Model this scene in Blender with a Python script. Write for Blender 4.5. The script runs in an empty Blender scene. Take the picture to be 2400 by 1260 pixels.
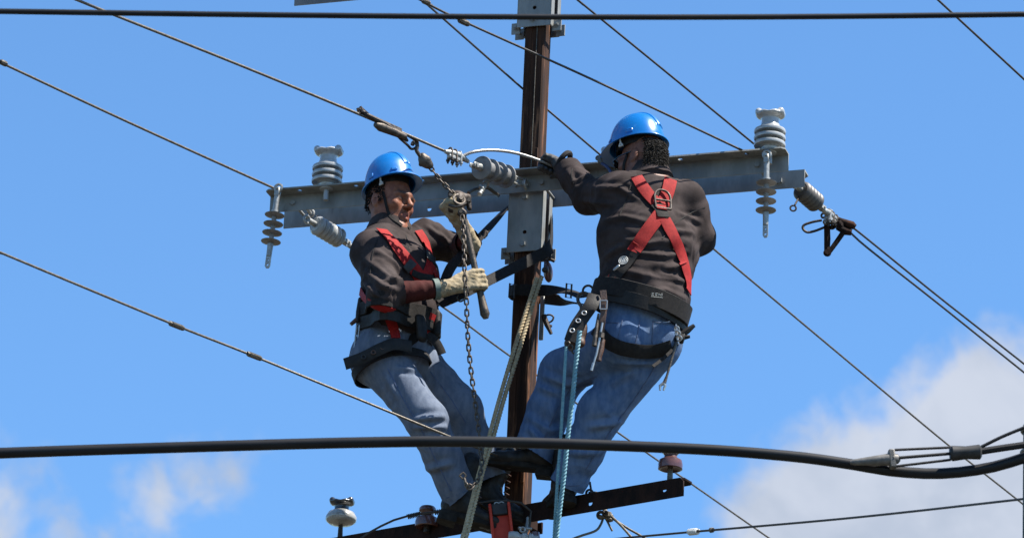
import bpy, bmesh, math, random
import numpy as np
from mathutils import Vector, Matrix, noise as mnoise
from mathutils.bvhtree import BVHTree
random.seed(7)
PI = math.pi
R = math.radians
V = Vector
SC = bpy.context.scene
COL = SC.collection

# ------------------------------------------------------------------ camera
PITCH, ROLL = R(22.0), R(2.6)
CAM = V((0.0, -18.6, 1.6))
FPX = 550.0 * 18.6 / math.cos(PITCH)          # focal length in pixels of a 2400 px wide frame
FW = V((0, math.cos(PITCH), math.sin(PITCH)))
R0, U0 = V((1, 0, 0)), V((0, -math.sin(PITCH), math.cos(PITCH)))
RT = R0 * math.cos(ROLL) + U0 * math.sin(ROLL)
UP = -R0 * math.sin(ROLL) + U0 * math.cos(ROLL)
cam = bpy.data.cameras.new('camera')
cam.sensor_width = 36.0
cam.lens = FPX / 2400.0 * 36.0
cam.clip_start, cam.clip_end = 0.1, 6000
cam.dof.use_dof = True
cam.dof.focus_distance = 19.6
cam.dof.aperture_fstop = 9.0
camo = bpy.data.objects.new('camera', cam)
COL.objects.link(camo)
camo.matrix_world = Matrix(((RT.x, UP.x, -FW.x, CAM.x), (RT.y, UP.y, -FW.y, CAM.y), (RT.z, UP.z, -FW.z, CAM.z), (0, 0, 0, 1)))
SC.camera = camo

def ray(px, py):
    return (FW + RT * ((px - 1200) / FPX) + UP * ((630 - py) / FPX)).normalized()
def at(px, py, Y=0.0):
    d = ray(px, py)
    return CAM + d * ((Y - CAM.y) / d.y)
def ppm(Y):                                   # pixels per metre at depth Y
    return FPX / ((Y - CAM.y) / math.cos(PITCH))

# ------------------------------------------------------------------ sky and sun
SUN_EL, SUN_AZ = R(60), R(107)                # azimuth measured from +Y towards +X
sun_dir = V((math.cos(SUN_EL) * math.sin(SUN_AZ), math.cos(SUN_EL) * math.cos(SUN_AZ), math.sin(SUN_EL)))
world = bpy.data.worlds.new('World')
SC.world = world
world.use_nodes = True
wn, wl = world.node_tree.nodes, world.node_tree.links
wn.clear()
wout = wn.new('ShaderNodeOutputWorld')
wbg = wn.new('ShaderNodeBackground')
wbg.inputs['Strength'].default_value = 0.0775
sky = wn.new('ShaderNodeTexSky')
sky.sky_type = 'NISHITA'
sky.sun_disc = False
sky.sun_elevation = SUN_EL
sky.sun_rotation = SUN_AZ
sky.altitude = 800
sky.air_density = 1.0
sky.dust_density = 0.1
sky.ozone_density = 3.0
def wnode(t, **kw):
    n = wn.new(t)
    for k, v in kw.items():
        setattr(n, k, v)
    return n
def wmath(op, a, b=None, c=None, clamp=False):
    n = wnode('ShaderNodeMath', operation=op, use_clamp=clamp)
    for i, x in enumerate((a, b, c)):
        if x is None: continue
        if isinstance(x, (int, float)): n.inputs[i].default_value = x
        else: wl.new(x, n.inputs[i])
    return n.outputs[0]
wtc = wnode('ShaderNodeTexCoord')
wdir = wtc.outputs['Generated']
def wnoise(scale, detail, rough, dist=0.0, off=(0, 0, 0)):
    m = wnode('ShaderNodeMapping')
    m.inputs['Location'].default_value = off
    wl.new(wdir, m.inputs['Vector'])
    n = wnode('ShaderNodeTexNoise')
    n.inputs['Scale'].default_value = scale
    n.inputs['Detail'].default_value = detail
    n.inputs['Roughness'].default_value = rough
    n.inputs['Distortion'].default_value = dist
    wl.new(m.outputs[0], n.inputs['Vector'])
    return n.outputs['Fac']
# scattered cumulus over the whole sky: (direction, angular radius, thickness)
clouds = [(ray(2330, 1115), .034, 1.25), (ray(1960, 1250), .030, 1.0), (ray(2580, 1090), .037, 1.2), (ray(2240, 1330), .040, 1.2),
          (ray(545, 1105), .012, .34), (ray(450, 1120), .012, .40), (ray(370, 1150), .012, .38), (ray(290, 1135), .009, .26), (ray(20, 1250), .020, .46), (ray(130, 1235), .018, .44), (ray(240, 1250), .014, .34)]
rc = random.Random(11)
for i in range(16):
    az, el = i * 2 * PI / 16 + rc.uniform(-.15, .15), R(rc.uniform(9, 48))
    if abs(((az + PI) % (2 * PI)) - PI) < .28: el = R(rc.uniform(9, 13))
    clouds.append((V((math.sin(az) * math.cos(el), math.cos(az) * math.cos(el), math.sin(el))), rc.uniform(.05, .11), 1.1))
wsum = None
for c, rad, th in clouds:
    vd = wnode('ShaderNodeVectorMath', operation='DISTANCE')
    wl.new(wdir, vd.inputs[0]); vd.inputs[1].default_value = c.normalized()
    k = wmath('DIVIDE', vd.outputs['Value'], rad)
    k = wmath('MULTIPLY', wmath('SUBTRACT', 1.0, k), th)
    wsum = k if wsum is None else wmath('MAXIMUM', wsum, k)
n1 = wnoise(34, 4, .5, .4, (3.1, 1.7, 5.2))
n2 = wnoise(130, 4, .6, .3, (1.1, 7.7, 2.2))
den = wmath('ADD', wsum, wmath('MULTIPLY', wmath('SUBTRACT', n1, .5), 1.0))
den = wmath('ADD', den, wmath('MULTIPLY', wmath('SUBTRACT', n2, .5), .5))
mr = wnode('ShaderNodeMapRange', interpolation_type='SMOOTHSTEP')
mr.inputs['From Min'].default_value = .0
mr.inputs['From Max'].default_value = .46
wl.new(den, mr.inputs['Value'])
cov = wmath('MULTIPLY', mr.outputs[0], .88)
cr = wnode('ShaderNodeMix', data_type='RGBA')
cr.inputs[6].default_value = (2.55, 2.78, 3.2, 1)
cr.inputs[7].default_value = (3.35, 3.5, 3.85, 1)
n3 = wnoise(30, 5, .55, .4, (9.1, 2.7, 4.2))
mr2 = wnode('ShaderNodeMapRange', interpolation_type='SMOOTHSTEP')
mr2.inputs['From Min'].default_value = .35; mr2.inputs['From Max'].default_value = .65
wl.new(n3, mr2.inputs['Value'])
wl.new(mr2.outputs[0], cr.inputs[0])
mx = wnode('ShaderNodeMix', data_type='RGBA')
wl.new(cov, mx.inputs[0])
tn = wnode('ShaderNodeMix', data_type='RGBA', blend_type='MULTIPLY')   # camera white balance of the clear sky
tn.inputs[0].default_value = 1.0
tn.inputs[7].default_value = (.70, .98, 1.14, 1)
wl.new(sky.outputs[0], tn.inputs[6])
wl.new(tn.outputs[2], mx.inputs[6])
wl.new(cr.outputs[2], mx.inputs[7])
wl.new(mx.outputs[2], wbg.inputs['Color'])
wl.new(wbg.outputs[0], wout.inputs[0])

sl = bpy.data.lights.new('sun', 'SUN')
sl.energy = 5.0
sl.angle = R(0.5)
sl.color = (1.0, .95, .87)
so = bpy.data.objects.new('sun', sl)
COL.objects.link(so)
so.rotation_euler = (-sun_dir).to_track_quat('-Z', 'Y').to_euler()
so.location = (6, -6, 25)
vs = SC.view_settings
vs.view_transform = 'Standard'; vs.look = 'None'; vs.exposure = 1.42; vs.gamma = 1.0; vs.use_curve_mapping = False

# ------------------------------------------------------------------ materials
def lin(r, g, b):
    f = lambda c: (c / 255 / 12.92) if c <= 10 else ((c / 255 + .055) / 1.055) ** 2.4
    return (f(r), f(g), f(b), 1)
MATS = {}
def pmat(name, c1, c2=None, scale=20, rough=.6, metal=0.0, bump=0.0, bscale=80, stretch=(1, 1, 1), detail=5, lo=.35, hi=.65,
         c3=None, s3=6, lo3=.55, hi3=.7, coat=0.0, spec=.5, sheen=0.0, rvar=0.0, attr=None, bstretch=None):
    m = bpy.data.materials.new(name)
    m.use_nodes = True
    nt = m.node_tree
    n, l = nt.nodes, nt.links
    b = n['Principled BSDF']
    b.inputs['Roughness'].default_value = rough
    b.inputs['Metallic'].default_value = metal
    b.inputs['Coat Weight'].default_value = coat
    b.inputs['Coat Roughness'].default_value = .12
    b.inputs['Specular IOR Level'].default_value = spec
    b.inputs['Sheen Weight'].default_value = sheen
    tc = n.new('ShaderNodeTexCoord')
    def nz(sc, st, det=detail):
        mp = n.new('ShaderNodeMapping'); mp.inputs['Scale'].default_value = st
        l.new(tc.outputs['Object'], mp.inputs['Vector'])
        t = n.new('ShaderNodeTexNoise'); t.inputs['Scale'].default_value = sc; t.inputs['Detail'].default_value = det
        t.inputs['Roughness'].default_value = .6
        l.new(mp.outputs[0], t.inputs['Vector'])
        return t.outputs['Fac']
    def ramp(fac, a, z):
        r = n.new('ShaderNodeMapRange'); r.interpolation_type = 'SMOOTHSTEP'
        r.inputs['From Min'].default_value = a; r.inputs['From Max'].default_value = z
        l.new(fac, r.inputs['Value'])
        return r.outputs[0]
    c1 = tuple(c1) + (1,) if len(c1) == 3 else c1
    last = None
    if attr:
        a = n.new('ShaderNodeAttribute'); a.attribute_name = attr
        last = a.outputs['Color']
    if c2 is not None:
        c2 = tuple(c2) + (1,) if len(c2) == 3 else c2
        mix = n.new('ShaderNodeMix'); mix.data_type = 'RGBA'
        if last is not None:
            mix.blend_type = 'MULTIPLY'; mix.inputs[0].default_value = 1
            mm = n.new('ShaderNodeMix'); mm.data_type = 'RGBA'
            mm.inputs[6].default_value = c1; mm.inputs[7].default_value = c2
            l.new(ramp(nz(scale, stretch), lo, hi), mm.inputs[0])
            l.new(last, mix.inputs[6]); l.new(mm.outputs[2], mix.inputs[7])
        else:
            mix.inputs[6].default_value = c1; mix.inputs[7].default_value = c2
            f = ramp(nz(scale, stretch), lo, hi)
            l.new(f, mix.inputs[0])
            if rvar:
                ra = n.new('ShaderNodeMath'); ra.operation = 'MULTIPLY_ADD'
                l.new(f, ra.inputs[0]); ra.inputs[1].default_value = rvar; ra.inputs[2].default_value = rough
                l.new(ra.outputs[0], b.inputs['Roughness'])
        last = mix.outputs[2]
        if c3 is not None:
            c3 = tuple(c3) + (1,) if len(c3) == 3 else c3
            m3 = n.new('ShaderNodeMix'); m3.data_type = 'RGBA'
            l.new(last, m3.inputs[6]); m3.inputs[7].default_value = c3
            l.new(ramp(nz(s3, stretch), lo3, hi3), m3.inputs[0])
            last = m3.outputs[2]
    if last is not None: l.new(last, b.inputs['Base Color'])
    else: b.inputs['Base Color'].default_value = c1
    if bump:
        bp = n.new('ShaderNodeBump'); bp.inputs['Strength'].default_value = bump; bp.inputs['Distance'].default_value = .004
        l.new(nz(bscale, bstretch or stretch, 4), bp.inputs['Height'])
        l.new(bp.outputs[0], b.inputs['Normal'])
    MATS[name] = m
    return m
pmat('galvanised', (.155, .158, .150), (.235, .238, .226), 14, .55, .2, .25, 90, (1, 1, .35), c3=(.10, .092, .08), s3=7, lo3=.60, hi3=.74, rvar=.15)
pmat('galvanised_bright', (.24, .24, .225), (.34, .34, .32), 40, .42, .4, .2, 150)
pmat('rust', (.021, .0115, .008), (.056, .025, .014), 22, .9, 0, .9, 70, (1, 1, .09), c3=(.18, .082, .042), s3=36, lo3=.54, hi3=.70, spec=.15)
pmat('rust_dark', (.009, .0055, .0045), (.024, .011, .0075), 22, .9, 0, .6, 80, (1, 1, .5), c3=(.05, .021, .012), s3=12, lo3=.6, hi3=.75, spec=.15)
pmat('iron_dark', (.02, .015, .012), (.05, .033, .023), 60, .5, .4, .4, 160, rvar=.2)
pmat('iron_tool', (.045, .037, .03), (.10, .08, .062), 45, .42, .55, .3, 160, rvar=.2)
pmat('porcelain_grey', (.26, .267, .262), (.335, .34, .335), 20, .24, 0, .05, 60, coat=.35, c3=(.20, .195, .185), s3=14, lo3=.58, hi3=.75)
pmat('porcelain_white', (.25, .245, .225), (.32, .31, .285), 20, .22, 0, .05, 60, coat=.35, c3=(.15, .13, .10), s3=18, lo3=.56, hi3=.75)
pmat('polymer_grey', (.115, .114, .112), (.155, .153, .15), 25, .5, 0, .15, 120, c3=(.085, .08, .075), s3=30, lo3=.55, hi3=.7)
pmat('polymer_shed', (.16, .152, .142), (.21, .20, .19), 30, .5, 0, .15, 120)
pmat('brown_glaze', (.060, .024, .018), (.105, .042, .032), 25, .25, 0, .1, 60, coat=.5)
pmat('black_glaze', (.014, .015, .018), (.03, .03, .032), 25, .3, 0, .1, 60, coat=.4)
pmat('black_cable', (.005, .005, .006), (.011, .011, .012), 30, .5, 0, .1, 60, (.2, 1, 1), spec=.25)
pmat('wire', (.075, .062, .046), (.13, .112, .086), 60, .5, .4, .3, 300)
pmat('wire_bright', (.24, .23, .215), (.34, .33, .31), 60, .42, .4, .3, 300)
pmat('wire_dark', (.022, .018, .015), (.042, .035, .029), 60, .55, .2, .3, 300)
pmat('rope_cream', (.27, .205, .12), (.39, .315, .20), 90, .9, 0, .5, 400, spec=.1)
pmat('rope_blue', (.085, .215, .27), (.15, .31, .36), 90, .6, 0, .5, 400)
pmat('webbing_black', (.008, .0065, .006), (.015, .0125, .011), 70, .8, 0, .4, 500, spec=.25)
pmat('webbing_red', (.205, .0055, .0055), (.265, .0095, .0085), 40, .75, 0, .35, 500, c3=(.12, .005, .005), s3=16, lo3=.6, hi3=.8, spec=.2)
pmat('leather_black', (.007, .006, .0055), (.015, .0125, .011), 30, .6, 0, .2, 120, spec=.25)
pmat('leather_brown', (.042, .018, .010), (.085, .038, .02), 30, .55, 0, .4, 120)
pmat('jacket_cloth', (.023, .0165, .0155), (.041, .0305, .029), 14, .85, 0, .3, 260, spec=.12, c3=(.052, .041, .039), s3=5, lo3=.55, hi3=.75)
pmat('denim_grey', (.086, .106, .146), (.122, .144, .188), 40, .9, 0, .35, 420, (1, 1, .35), spec=.1, c3=(.16, .178, .21), s3=4, lo3=.52, hi3=.82)
pmat('denim_blue', (.062, .104, .192), (.094, .142, .235), 40, .9, 0, .35, 420, (1, 1, .35), spec=.1, c3=(.145, .19, .275), s3=5, lo3=.50, hi3=.80)
pmat('denim_seam', (.045, .07, .13), (.075, .10, .17), 60, .9)
pmat('skin', (1, 1, 1), (.72, .66, .64), 60, .5, 0, .3, 240, attr='tint', spec=.3)
pmat('glove', (.22, .175, .108), (.30, .245, .165), 35, .9, 0, .7, 90, c3=(.13, .095, .055), s3=14, lo3=.55, hi3=.72, spec=.15)
pmat('glove_black', (.012, .012, .013), (.025, .025, .026), 35, .7, 0, .5, 120)
pmat('boot', (.008, .007, .006), (.022, .018, .015), 30, .5, 0, .5, 90, spec=.25)
pmat('sole', (.010, .009, .008), (.024, .021, .018), 30, .85, 0, .4, 90, spec=.15)
pmat('helmet_blue', (.0, .110, .35), (.0, .128, .395), 5, .24, 0, .06, 30, coat=.45, c3=(.02, .145, .40), s3=26, lo3=.60, hi3=.72, rvar=.2)
pmat('helmet_edge', (.0, .115, .52), None, rough=.3)
pmat('plastic_white', (.36, .35, .32), (.42, .41, .38), 60, .4)
pmat('plastic_red', (.36, .030, .014), (.43, .045, .022), 12, .5, 0, .1, 40, spec=.2)
pmat('plastic_dark', (.018, .018, .018), (.034, .033, .032), 30, .55, spec=.25)
pmat('hair_dark', (.009, .008, .007), (.020, .017, .015), 200, .9, spec=.1)
pmat('hair_grey', (.030, .028, .026), (.060, .056, .052), 200, .9, spec=.1)
pmat('eye_white', (.55, .52, .48), None, rough=.25)
pmat('eye_dark', (.01, .008, .007), None, rough=.15)
pmat('lens_dark', (.012, .013, .015), None, rough=.08, coat=.5)
pmat('steel_bright', (.32, .31, .29), (.42, .41, .39), 60, .3, .7, .1, 200)
pmat('green_band', (.07, .10, .085), (.10, .14, .12), 60, .6)
pmat('thread_white', (.5, .49, .46), (.6, .59, .55), 60, .7)
pmat('earth', (.035, .029, .020), (.062, .05, .035), .6, .95, 0, .5, 4, c3=(.022, .032, .012), s3=.15, lo3=.5, hi3=.62)
pmat('asphalt', (.045, .045, .047), (.07, .069, .068), 8, .9, 0, .5, 60)
pmat('kerb_stone', (.15, .145, .135), (.2, .195, .18), 6, .85, 0, .4, 40)
pmat('sleeve_maroon', (.036, .0075, .006), (.054, .011, .009), 20, .85, 0, .3, 200, spec=.15)
pmat('grip_metal', (.085, .080, .072), (.13, .122, .11), 40, .6, .2, .2, 120)
pmat('handle_blue', (.02, .035, .10), (.035, .055, .14), 40, .5)
pmat('polymer_dark', (.055, .048, .042), (.085, .075, .066), 30, .5, 0, .15, 120)
# ------------------------------------------------------------------ object helpers
def thing(name, label, cat, loc=(0, 0, 0), rot=None, group=None):
    o = bpy.data.objects.new(name, None)
    COL.objects.link(o)
    o.empty_display_size = .05
    o.matrix_basis = Matrix.Translation(V(loc)) @ (rot.to_4x4() if rot is not None else Matrix())
    tag(o, label, cat, group)
    return o
def tag(o, label, cat, group=None):
    o['label'] = label
    o['category'] = cat
    if group: o['group'] = group
    return o
def wmat(o):
    m = o.matrix_basis.copy()
    if o.parent: m = wmat(o.parent) @ o.matrix_parent_inverse @ m
    return m
def obj(name, src, mat, parent=None, local=False, smooth=True):
    if isinstance(src, bmesh.types.BMesh):
        me = bpy.data.meshes.new(name)
        bmesh.ops.recalc_face_normals(src, faces=src.faces)
        src.to_mesh(me); src.free()
    else:
        me = src
    if smooth:
        me.shade_smooth()
        try: me.set_sharp_from_angle(angle=R(38))
        except Exception: pass
    if mat and not me.materials: me.materials.append(MATS[mat])
    o = bpy.data.objects.new(name, me)
    COL.objects.link(o)
    if parent is not None:
        o.parent = parent
        if not local: o.matrix_parent_inverse = wmat(parent).inverted()
    return o
def share(name, me, parent, mtx):
    o = bpy.data.objects.new(name, me)
    COL.objects.link(o)
    if parent is not None:
        o.parent = parent
        o.matrix_parent_inverse = wmat(parent).inverted()
    o.matrix_basis = mtx
    return o
def struct(o):
    o['kind'] = 'structure'
    return o
def dup(root, mtx, label=None, group=None):
    r = root.copy(); COL.objects.link(r); r.matrix_basis = mtx
    if label: r['label'] = label
    if group: r['group'] = group
    for ch in root.children:
        c = ch.copy(); COL.objects.link(c); c.parent = r
        for g in ch.children:
            d = g.copy(); COL.objects.link(d); d.parent = c
    return r

# ------------------------------------------------------------------ mesh helpers
def frame(z, xhint=None):
    z = V(z).normalized()
    h = V(xhint) if xhint is not None else (V((0, 0, 1)) if abs(z.z) < .9 else V((1, 0, 0)))
    x = h - z * h.dot(z)
    if x.length < 1e-6: x = V((1, 0, 0)) - z * z.x
    x.normalize()
    return Matrix((x, z.cross(x), z)).transposed()       # columns x, y, z
def mx(loc, rot=None):
    return Matrix.Translation(V(loc)) @ (rot.to_4x4() if rot is not None else Matrix())
def box(bm, c, s, rot=None, bev=0.0):
    r = bmesh.ops.create_cube(bm, size=1, matrix=mx(c, rot) @ Matrix.Diagonal((s[0], s[1], s[2], 1)))
    if bev:
        es = list({e for v in r['verts'] for e in v.link_edges})
        bmesh.ops.bevel(bm, geom=es, offset=bev, segments=1, affect='EDGES')
def rings(bm, rr, closed=False, caps=True):
    vs_ = [[bm.verts.new(p) for p in ring] for ring in rr]
    n = len(vs_[0]); m = len(vs_)
    for i in range(m if closed else m - 1):
        a, b = vs_[i], vs_[(i + 1) % m]
        for j in range(n):
            try: bm.faces.new((a[j], a[(j + 1) % n], b[(j + 1) % n], b[j]))
            except ValueError: pass
    if caps and not closed:
        for ring in (vs_[0], vs_[-1]):
            try: bm.faces.new(ring)
            except ValueError: pass
def pframes(pts, closed=False):
    n = len(pts); out = []; prev = None
    for i in range(n):
        a = pts[(i - 1) % n] if (closed or i) else pts[0]
        b = pts[(i + 1) % n] if (closed or i < n - 1) else pts[-1]
        t = (b - a).normalized()
        if prev is None: f = frame(t)
        else: f = frame(t, prev.col[0])
        out.append(f); prev = f
    return out
def tube(bm, pts, r, n=8, closed=False, caps=True):
    pts = [V(p) for p in pts]
    fr = pframes(pts, closed)
    rr = []
    for i, p in enumerate(pts):
        ri = r[i] if isinstance(r, (list, tuple)) else r
        rr.append([p + fr[i].col[0] * (ri * math.cos(2 * PI * j / n)) + fr[i].col[1] * (ri * math.sin(2 * PI * j / n)) for j in range(n)])
    rings(bm, rr, closed, caps)
def strand(bm, pts, r, lobes=6, pitch=.08, depth=.16, n=None):
    """stranded wire or rope: one tube whose lobed section turns along the line"""
    n = n or lobes * 4
    fr = pframes(pts); s = 0; rr = []
    for i, p in enumerate(pts):
        if i: s += (p - pts[i - 1]).length
        tw = 2 * PI * s / pitch
        ring = []
        for j in range(n):
            a = 2 * PI * j / n
            k = r * (1 - depth + depth * abs(math.cos(lobes * .5 * (a - tw))) * 1.6 - depth * .3)
            ring.append(p + fr[i].col[0] * (k * math.cos(a)) + fr[i].col[1] * (k * math.sin(a)))
        rr.append(ring)
    rings(bm, rr)
def lathe(bm, prof, n=28, mtx=None):
    m = mtx or Matrix()
    rr = [[m @ V((max(r, 1e-4) * math.cos(2 * PI * j / n), max(r, 1e-4) * math.sin(2 * PI * j / n), z)) for j in range(n)] for r, z in prof]
    rings(bm, rr)
def cyl(bm, a, b, r, n=12, r2=None):
    tube(bm, [V(a), V(b)], [r, r if r2 is None else r2], n)
def hexbolt(bm, c, axis, r=.011, h=.009, shank=0.0, rs=.006):
    axis = V(axis).normalized(); c = V(c)
    cyl(bm, c - axis * .003, c, r * 1.45, 14)
    cyl(bm, c, c + axis * h, r, 6)
    if shank: cyl(bm, c, c + axis * (h + shank), rs, 8)
def torus(bm, c, axis, R1, r, n=20, m=8, sx=1.0, xhint=None):
    f = frame(axis, xhint)
    pts = [V(c) + f.col[0] * (R1 * sx * math.cos(2 * PI * i / n)) + f.col[1] * (R1 * math.sin(2 * PI * i / n)) for i in range(n)]
    tube(bm, pts, r, m, closed=True)
def smooth_path(pts, n=8):
    """Catmull-Rom through pts"""
    P = [V(p) for p in pts]
    P = [P[0] * 2 - P[1]] + P + [P[-1] * 2 - P[-2]]
    out = []
    for i in range(1, len(P) - 2):
        for k in range(n):
            t = k / n
            p0, p1, p2, p3 = P[i - 1], P[i], P[i + 1], P[i + 2]
            out.append(.5 * ((2 * p1) + (p2 - p0) * t + (2 * p0 - 5 * p1 + 4 * p2 - p3) * t * t + (3 * p1 - p0 - 3 * p2 + p3) * t ** 3))
    out.append(P[-2])
    return out
def resample(pts, step):
    out = [pts[0].copy()]; acc = 0
    for a, b in zip(pts[:-1], pts[1:]):
        L = (b - a).length
        while acc + L >= step:
            t = (step - acc) / L
            a = a.lerp(b, t); L = (b - a).length; acc = 0
            out.append(a.copy())
        acc += L
    out.append(pts[-1].copy())
    return out
def ribbon(bm, pts, sides, w, th, closed=False):
    """flat webbing: rectangular section swept along pts; sides = width direction at each point"""
    n = len(pts); rr = []
    for i in range(n):
        a = pts[i - 1] if (i or closed) else pts[0]
        b = pts[(i + 1) % n] if (i < n - 1 or closed) else pts[-1]
        t = (b - a).normalized()
        s = sides[i] - t * sides[i].dot(t); s.normalize()
        nn = t.cross(s)
        wi = w[i] if isinstance(w, (list, tuple)) else w
        rr.append([pts[i] + s * (wi / 2) * q + nn * (th / 2) * e for q, e in ((-1, -.6), (-.92, 1), (.92, 1), (1, -.6), (.92, -1), (-.92, -1))])
    rings(bm, rr, closed)
def plate(outline, holes, th, mtx):
    """flat plate in local xy with real round holes: outline = [(x, y)], holes = [(x, y, r)], thickness th along z"""
    cu = bpy.data.curves.new('tmp', 'CURVE'); cu.dimensions = '2D'; cu.fill_mode = 'BOTH'; cu.extrude = th / 2
    for poly in [outline] + [[(x + r * math.cos(2 * PI * k / 14), y + r * math.sin(2 * PI * k / 14)) for k in range(14)] for x, y, r in holes]:
        s = cu.splines.new('POLY'); s.points.add(len(poly) - 1); s.use_cyclic_u = True
        for p, (x, y) in zip(s.points, poly): p.co = (x, y, 0, 1)
    o = bpy.data.objects.new('tmp', cu); COL.objects.link(o)
    dg = bpy.context.evaluated_depsgraph_get()
    me = bpy.data.meshes.new_from_object(o.evaluated_get(dg))
    bpy.data.objects.remove(o); bpy.data.curves.remove(cu)
    me.transform(mtx)
    return me
def add_mesh(bm, me):
    bm.from_mesh(me); bpy.data.meshes.remove(me)

# ------------------------------------------------------------------ organic shapes: blended volumes turned into one surface
def A(v): return np.array(v, dtype=np.float64)
class Prim:
    def __init__(s, fn, lo, hi, k=.02, sub=False):
        s.fn, s.lo, s.hi, s.k, s.sub = fn, lo, hi, k, sub
def cap(a, b, ra, rb=None, k=.02, sub=False):
    a, b = A(a), A(b); rb = ra if rb is None else rb
    ab = b - a; L = max(ab @ ab, 1e-12)
    def fn(P):
        q = P - a
        t = np.clip(q @ ab / L, 0, 1)
        return np.linalg.norm(q - t[:, None] * ab, axis=1) - (ra + (rb - ra) * t)
    m = max(ra, rb)
    return Prim(fn, np.minimum(a, b) - m, np.maximum(a, b) + m, k, sub)
def ell(c, rad, rot=None, k=.02, sub=False):
    c = A(c); rad = A(rad); M = A(rot) if rot is not None else np.eye(3)   # columns are axes
    def fn(P):
        q = (P - c) @ M
        k0 = np.linalg.norm(q / rad, axis=1)
        k1 = np.linalg.norm(q / (rad * rad), axis=1) + 1e-9
        return np.where(k0 < .02, -rad.min(), k0 * (k0 - 1) / k1)
    m = rad.max()
    return Prim(fn, c - m, c + m, k, sub)
def ecap(a, b, u, ra, rb, k=.03, sub=False):
    """cone with elliptical section: u = width direction, ra/rb = (width radius, depth radius) at each end"""
    a, b = A(a), A(b); ab = b - a; L = max(ab @ ab, 1e-12); w = ab / math.sqrt(L)
    u = A(u); u = u - w * (u @ w); u /= np.linalg.norm(u); v = np.cross(w, u)
    ra, rb = A(ra), A(rb)
    def fn(P):
        q = P - a
        t = np.clip(q @ ab / L, 0, 1)
        q = q - t[:, None] * ab
        rr = ra + (rb - ra) * t[:, None]
        mn = rr.min(axis=1)
        e = np.sqrt((q @ u / rr[:, 0]) ** 2 + (q @ v / rr[:, 1]) ** 2 + (q @ w / mn) ** 2)
        return (e - 1) * mn
    m = max(ra.max(), rb.max())
    return Prim(fn, np.minimum(a, b) - m, np.maximum(a, b) + m, k, sub)
def bevalp(prims, P):
    d = np.full(len(P), 1.0)
    for p in prims:
        e = p.fn(P)
        if p.sub:
            e = -e; k = p.k
            h = np.maximum(k - np.abs(d - e), 0) / k
            d = np.maximum(d, e) + h * h * k * .25
        else:
            k = p.k
            h = np.maximum(k - np.abs(d - e), 0) / k
            d = np.minimum(d, e) - h * h * k * .25
    return d
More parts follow.
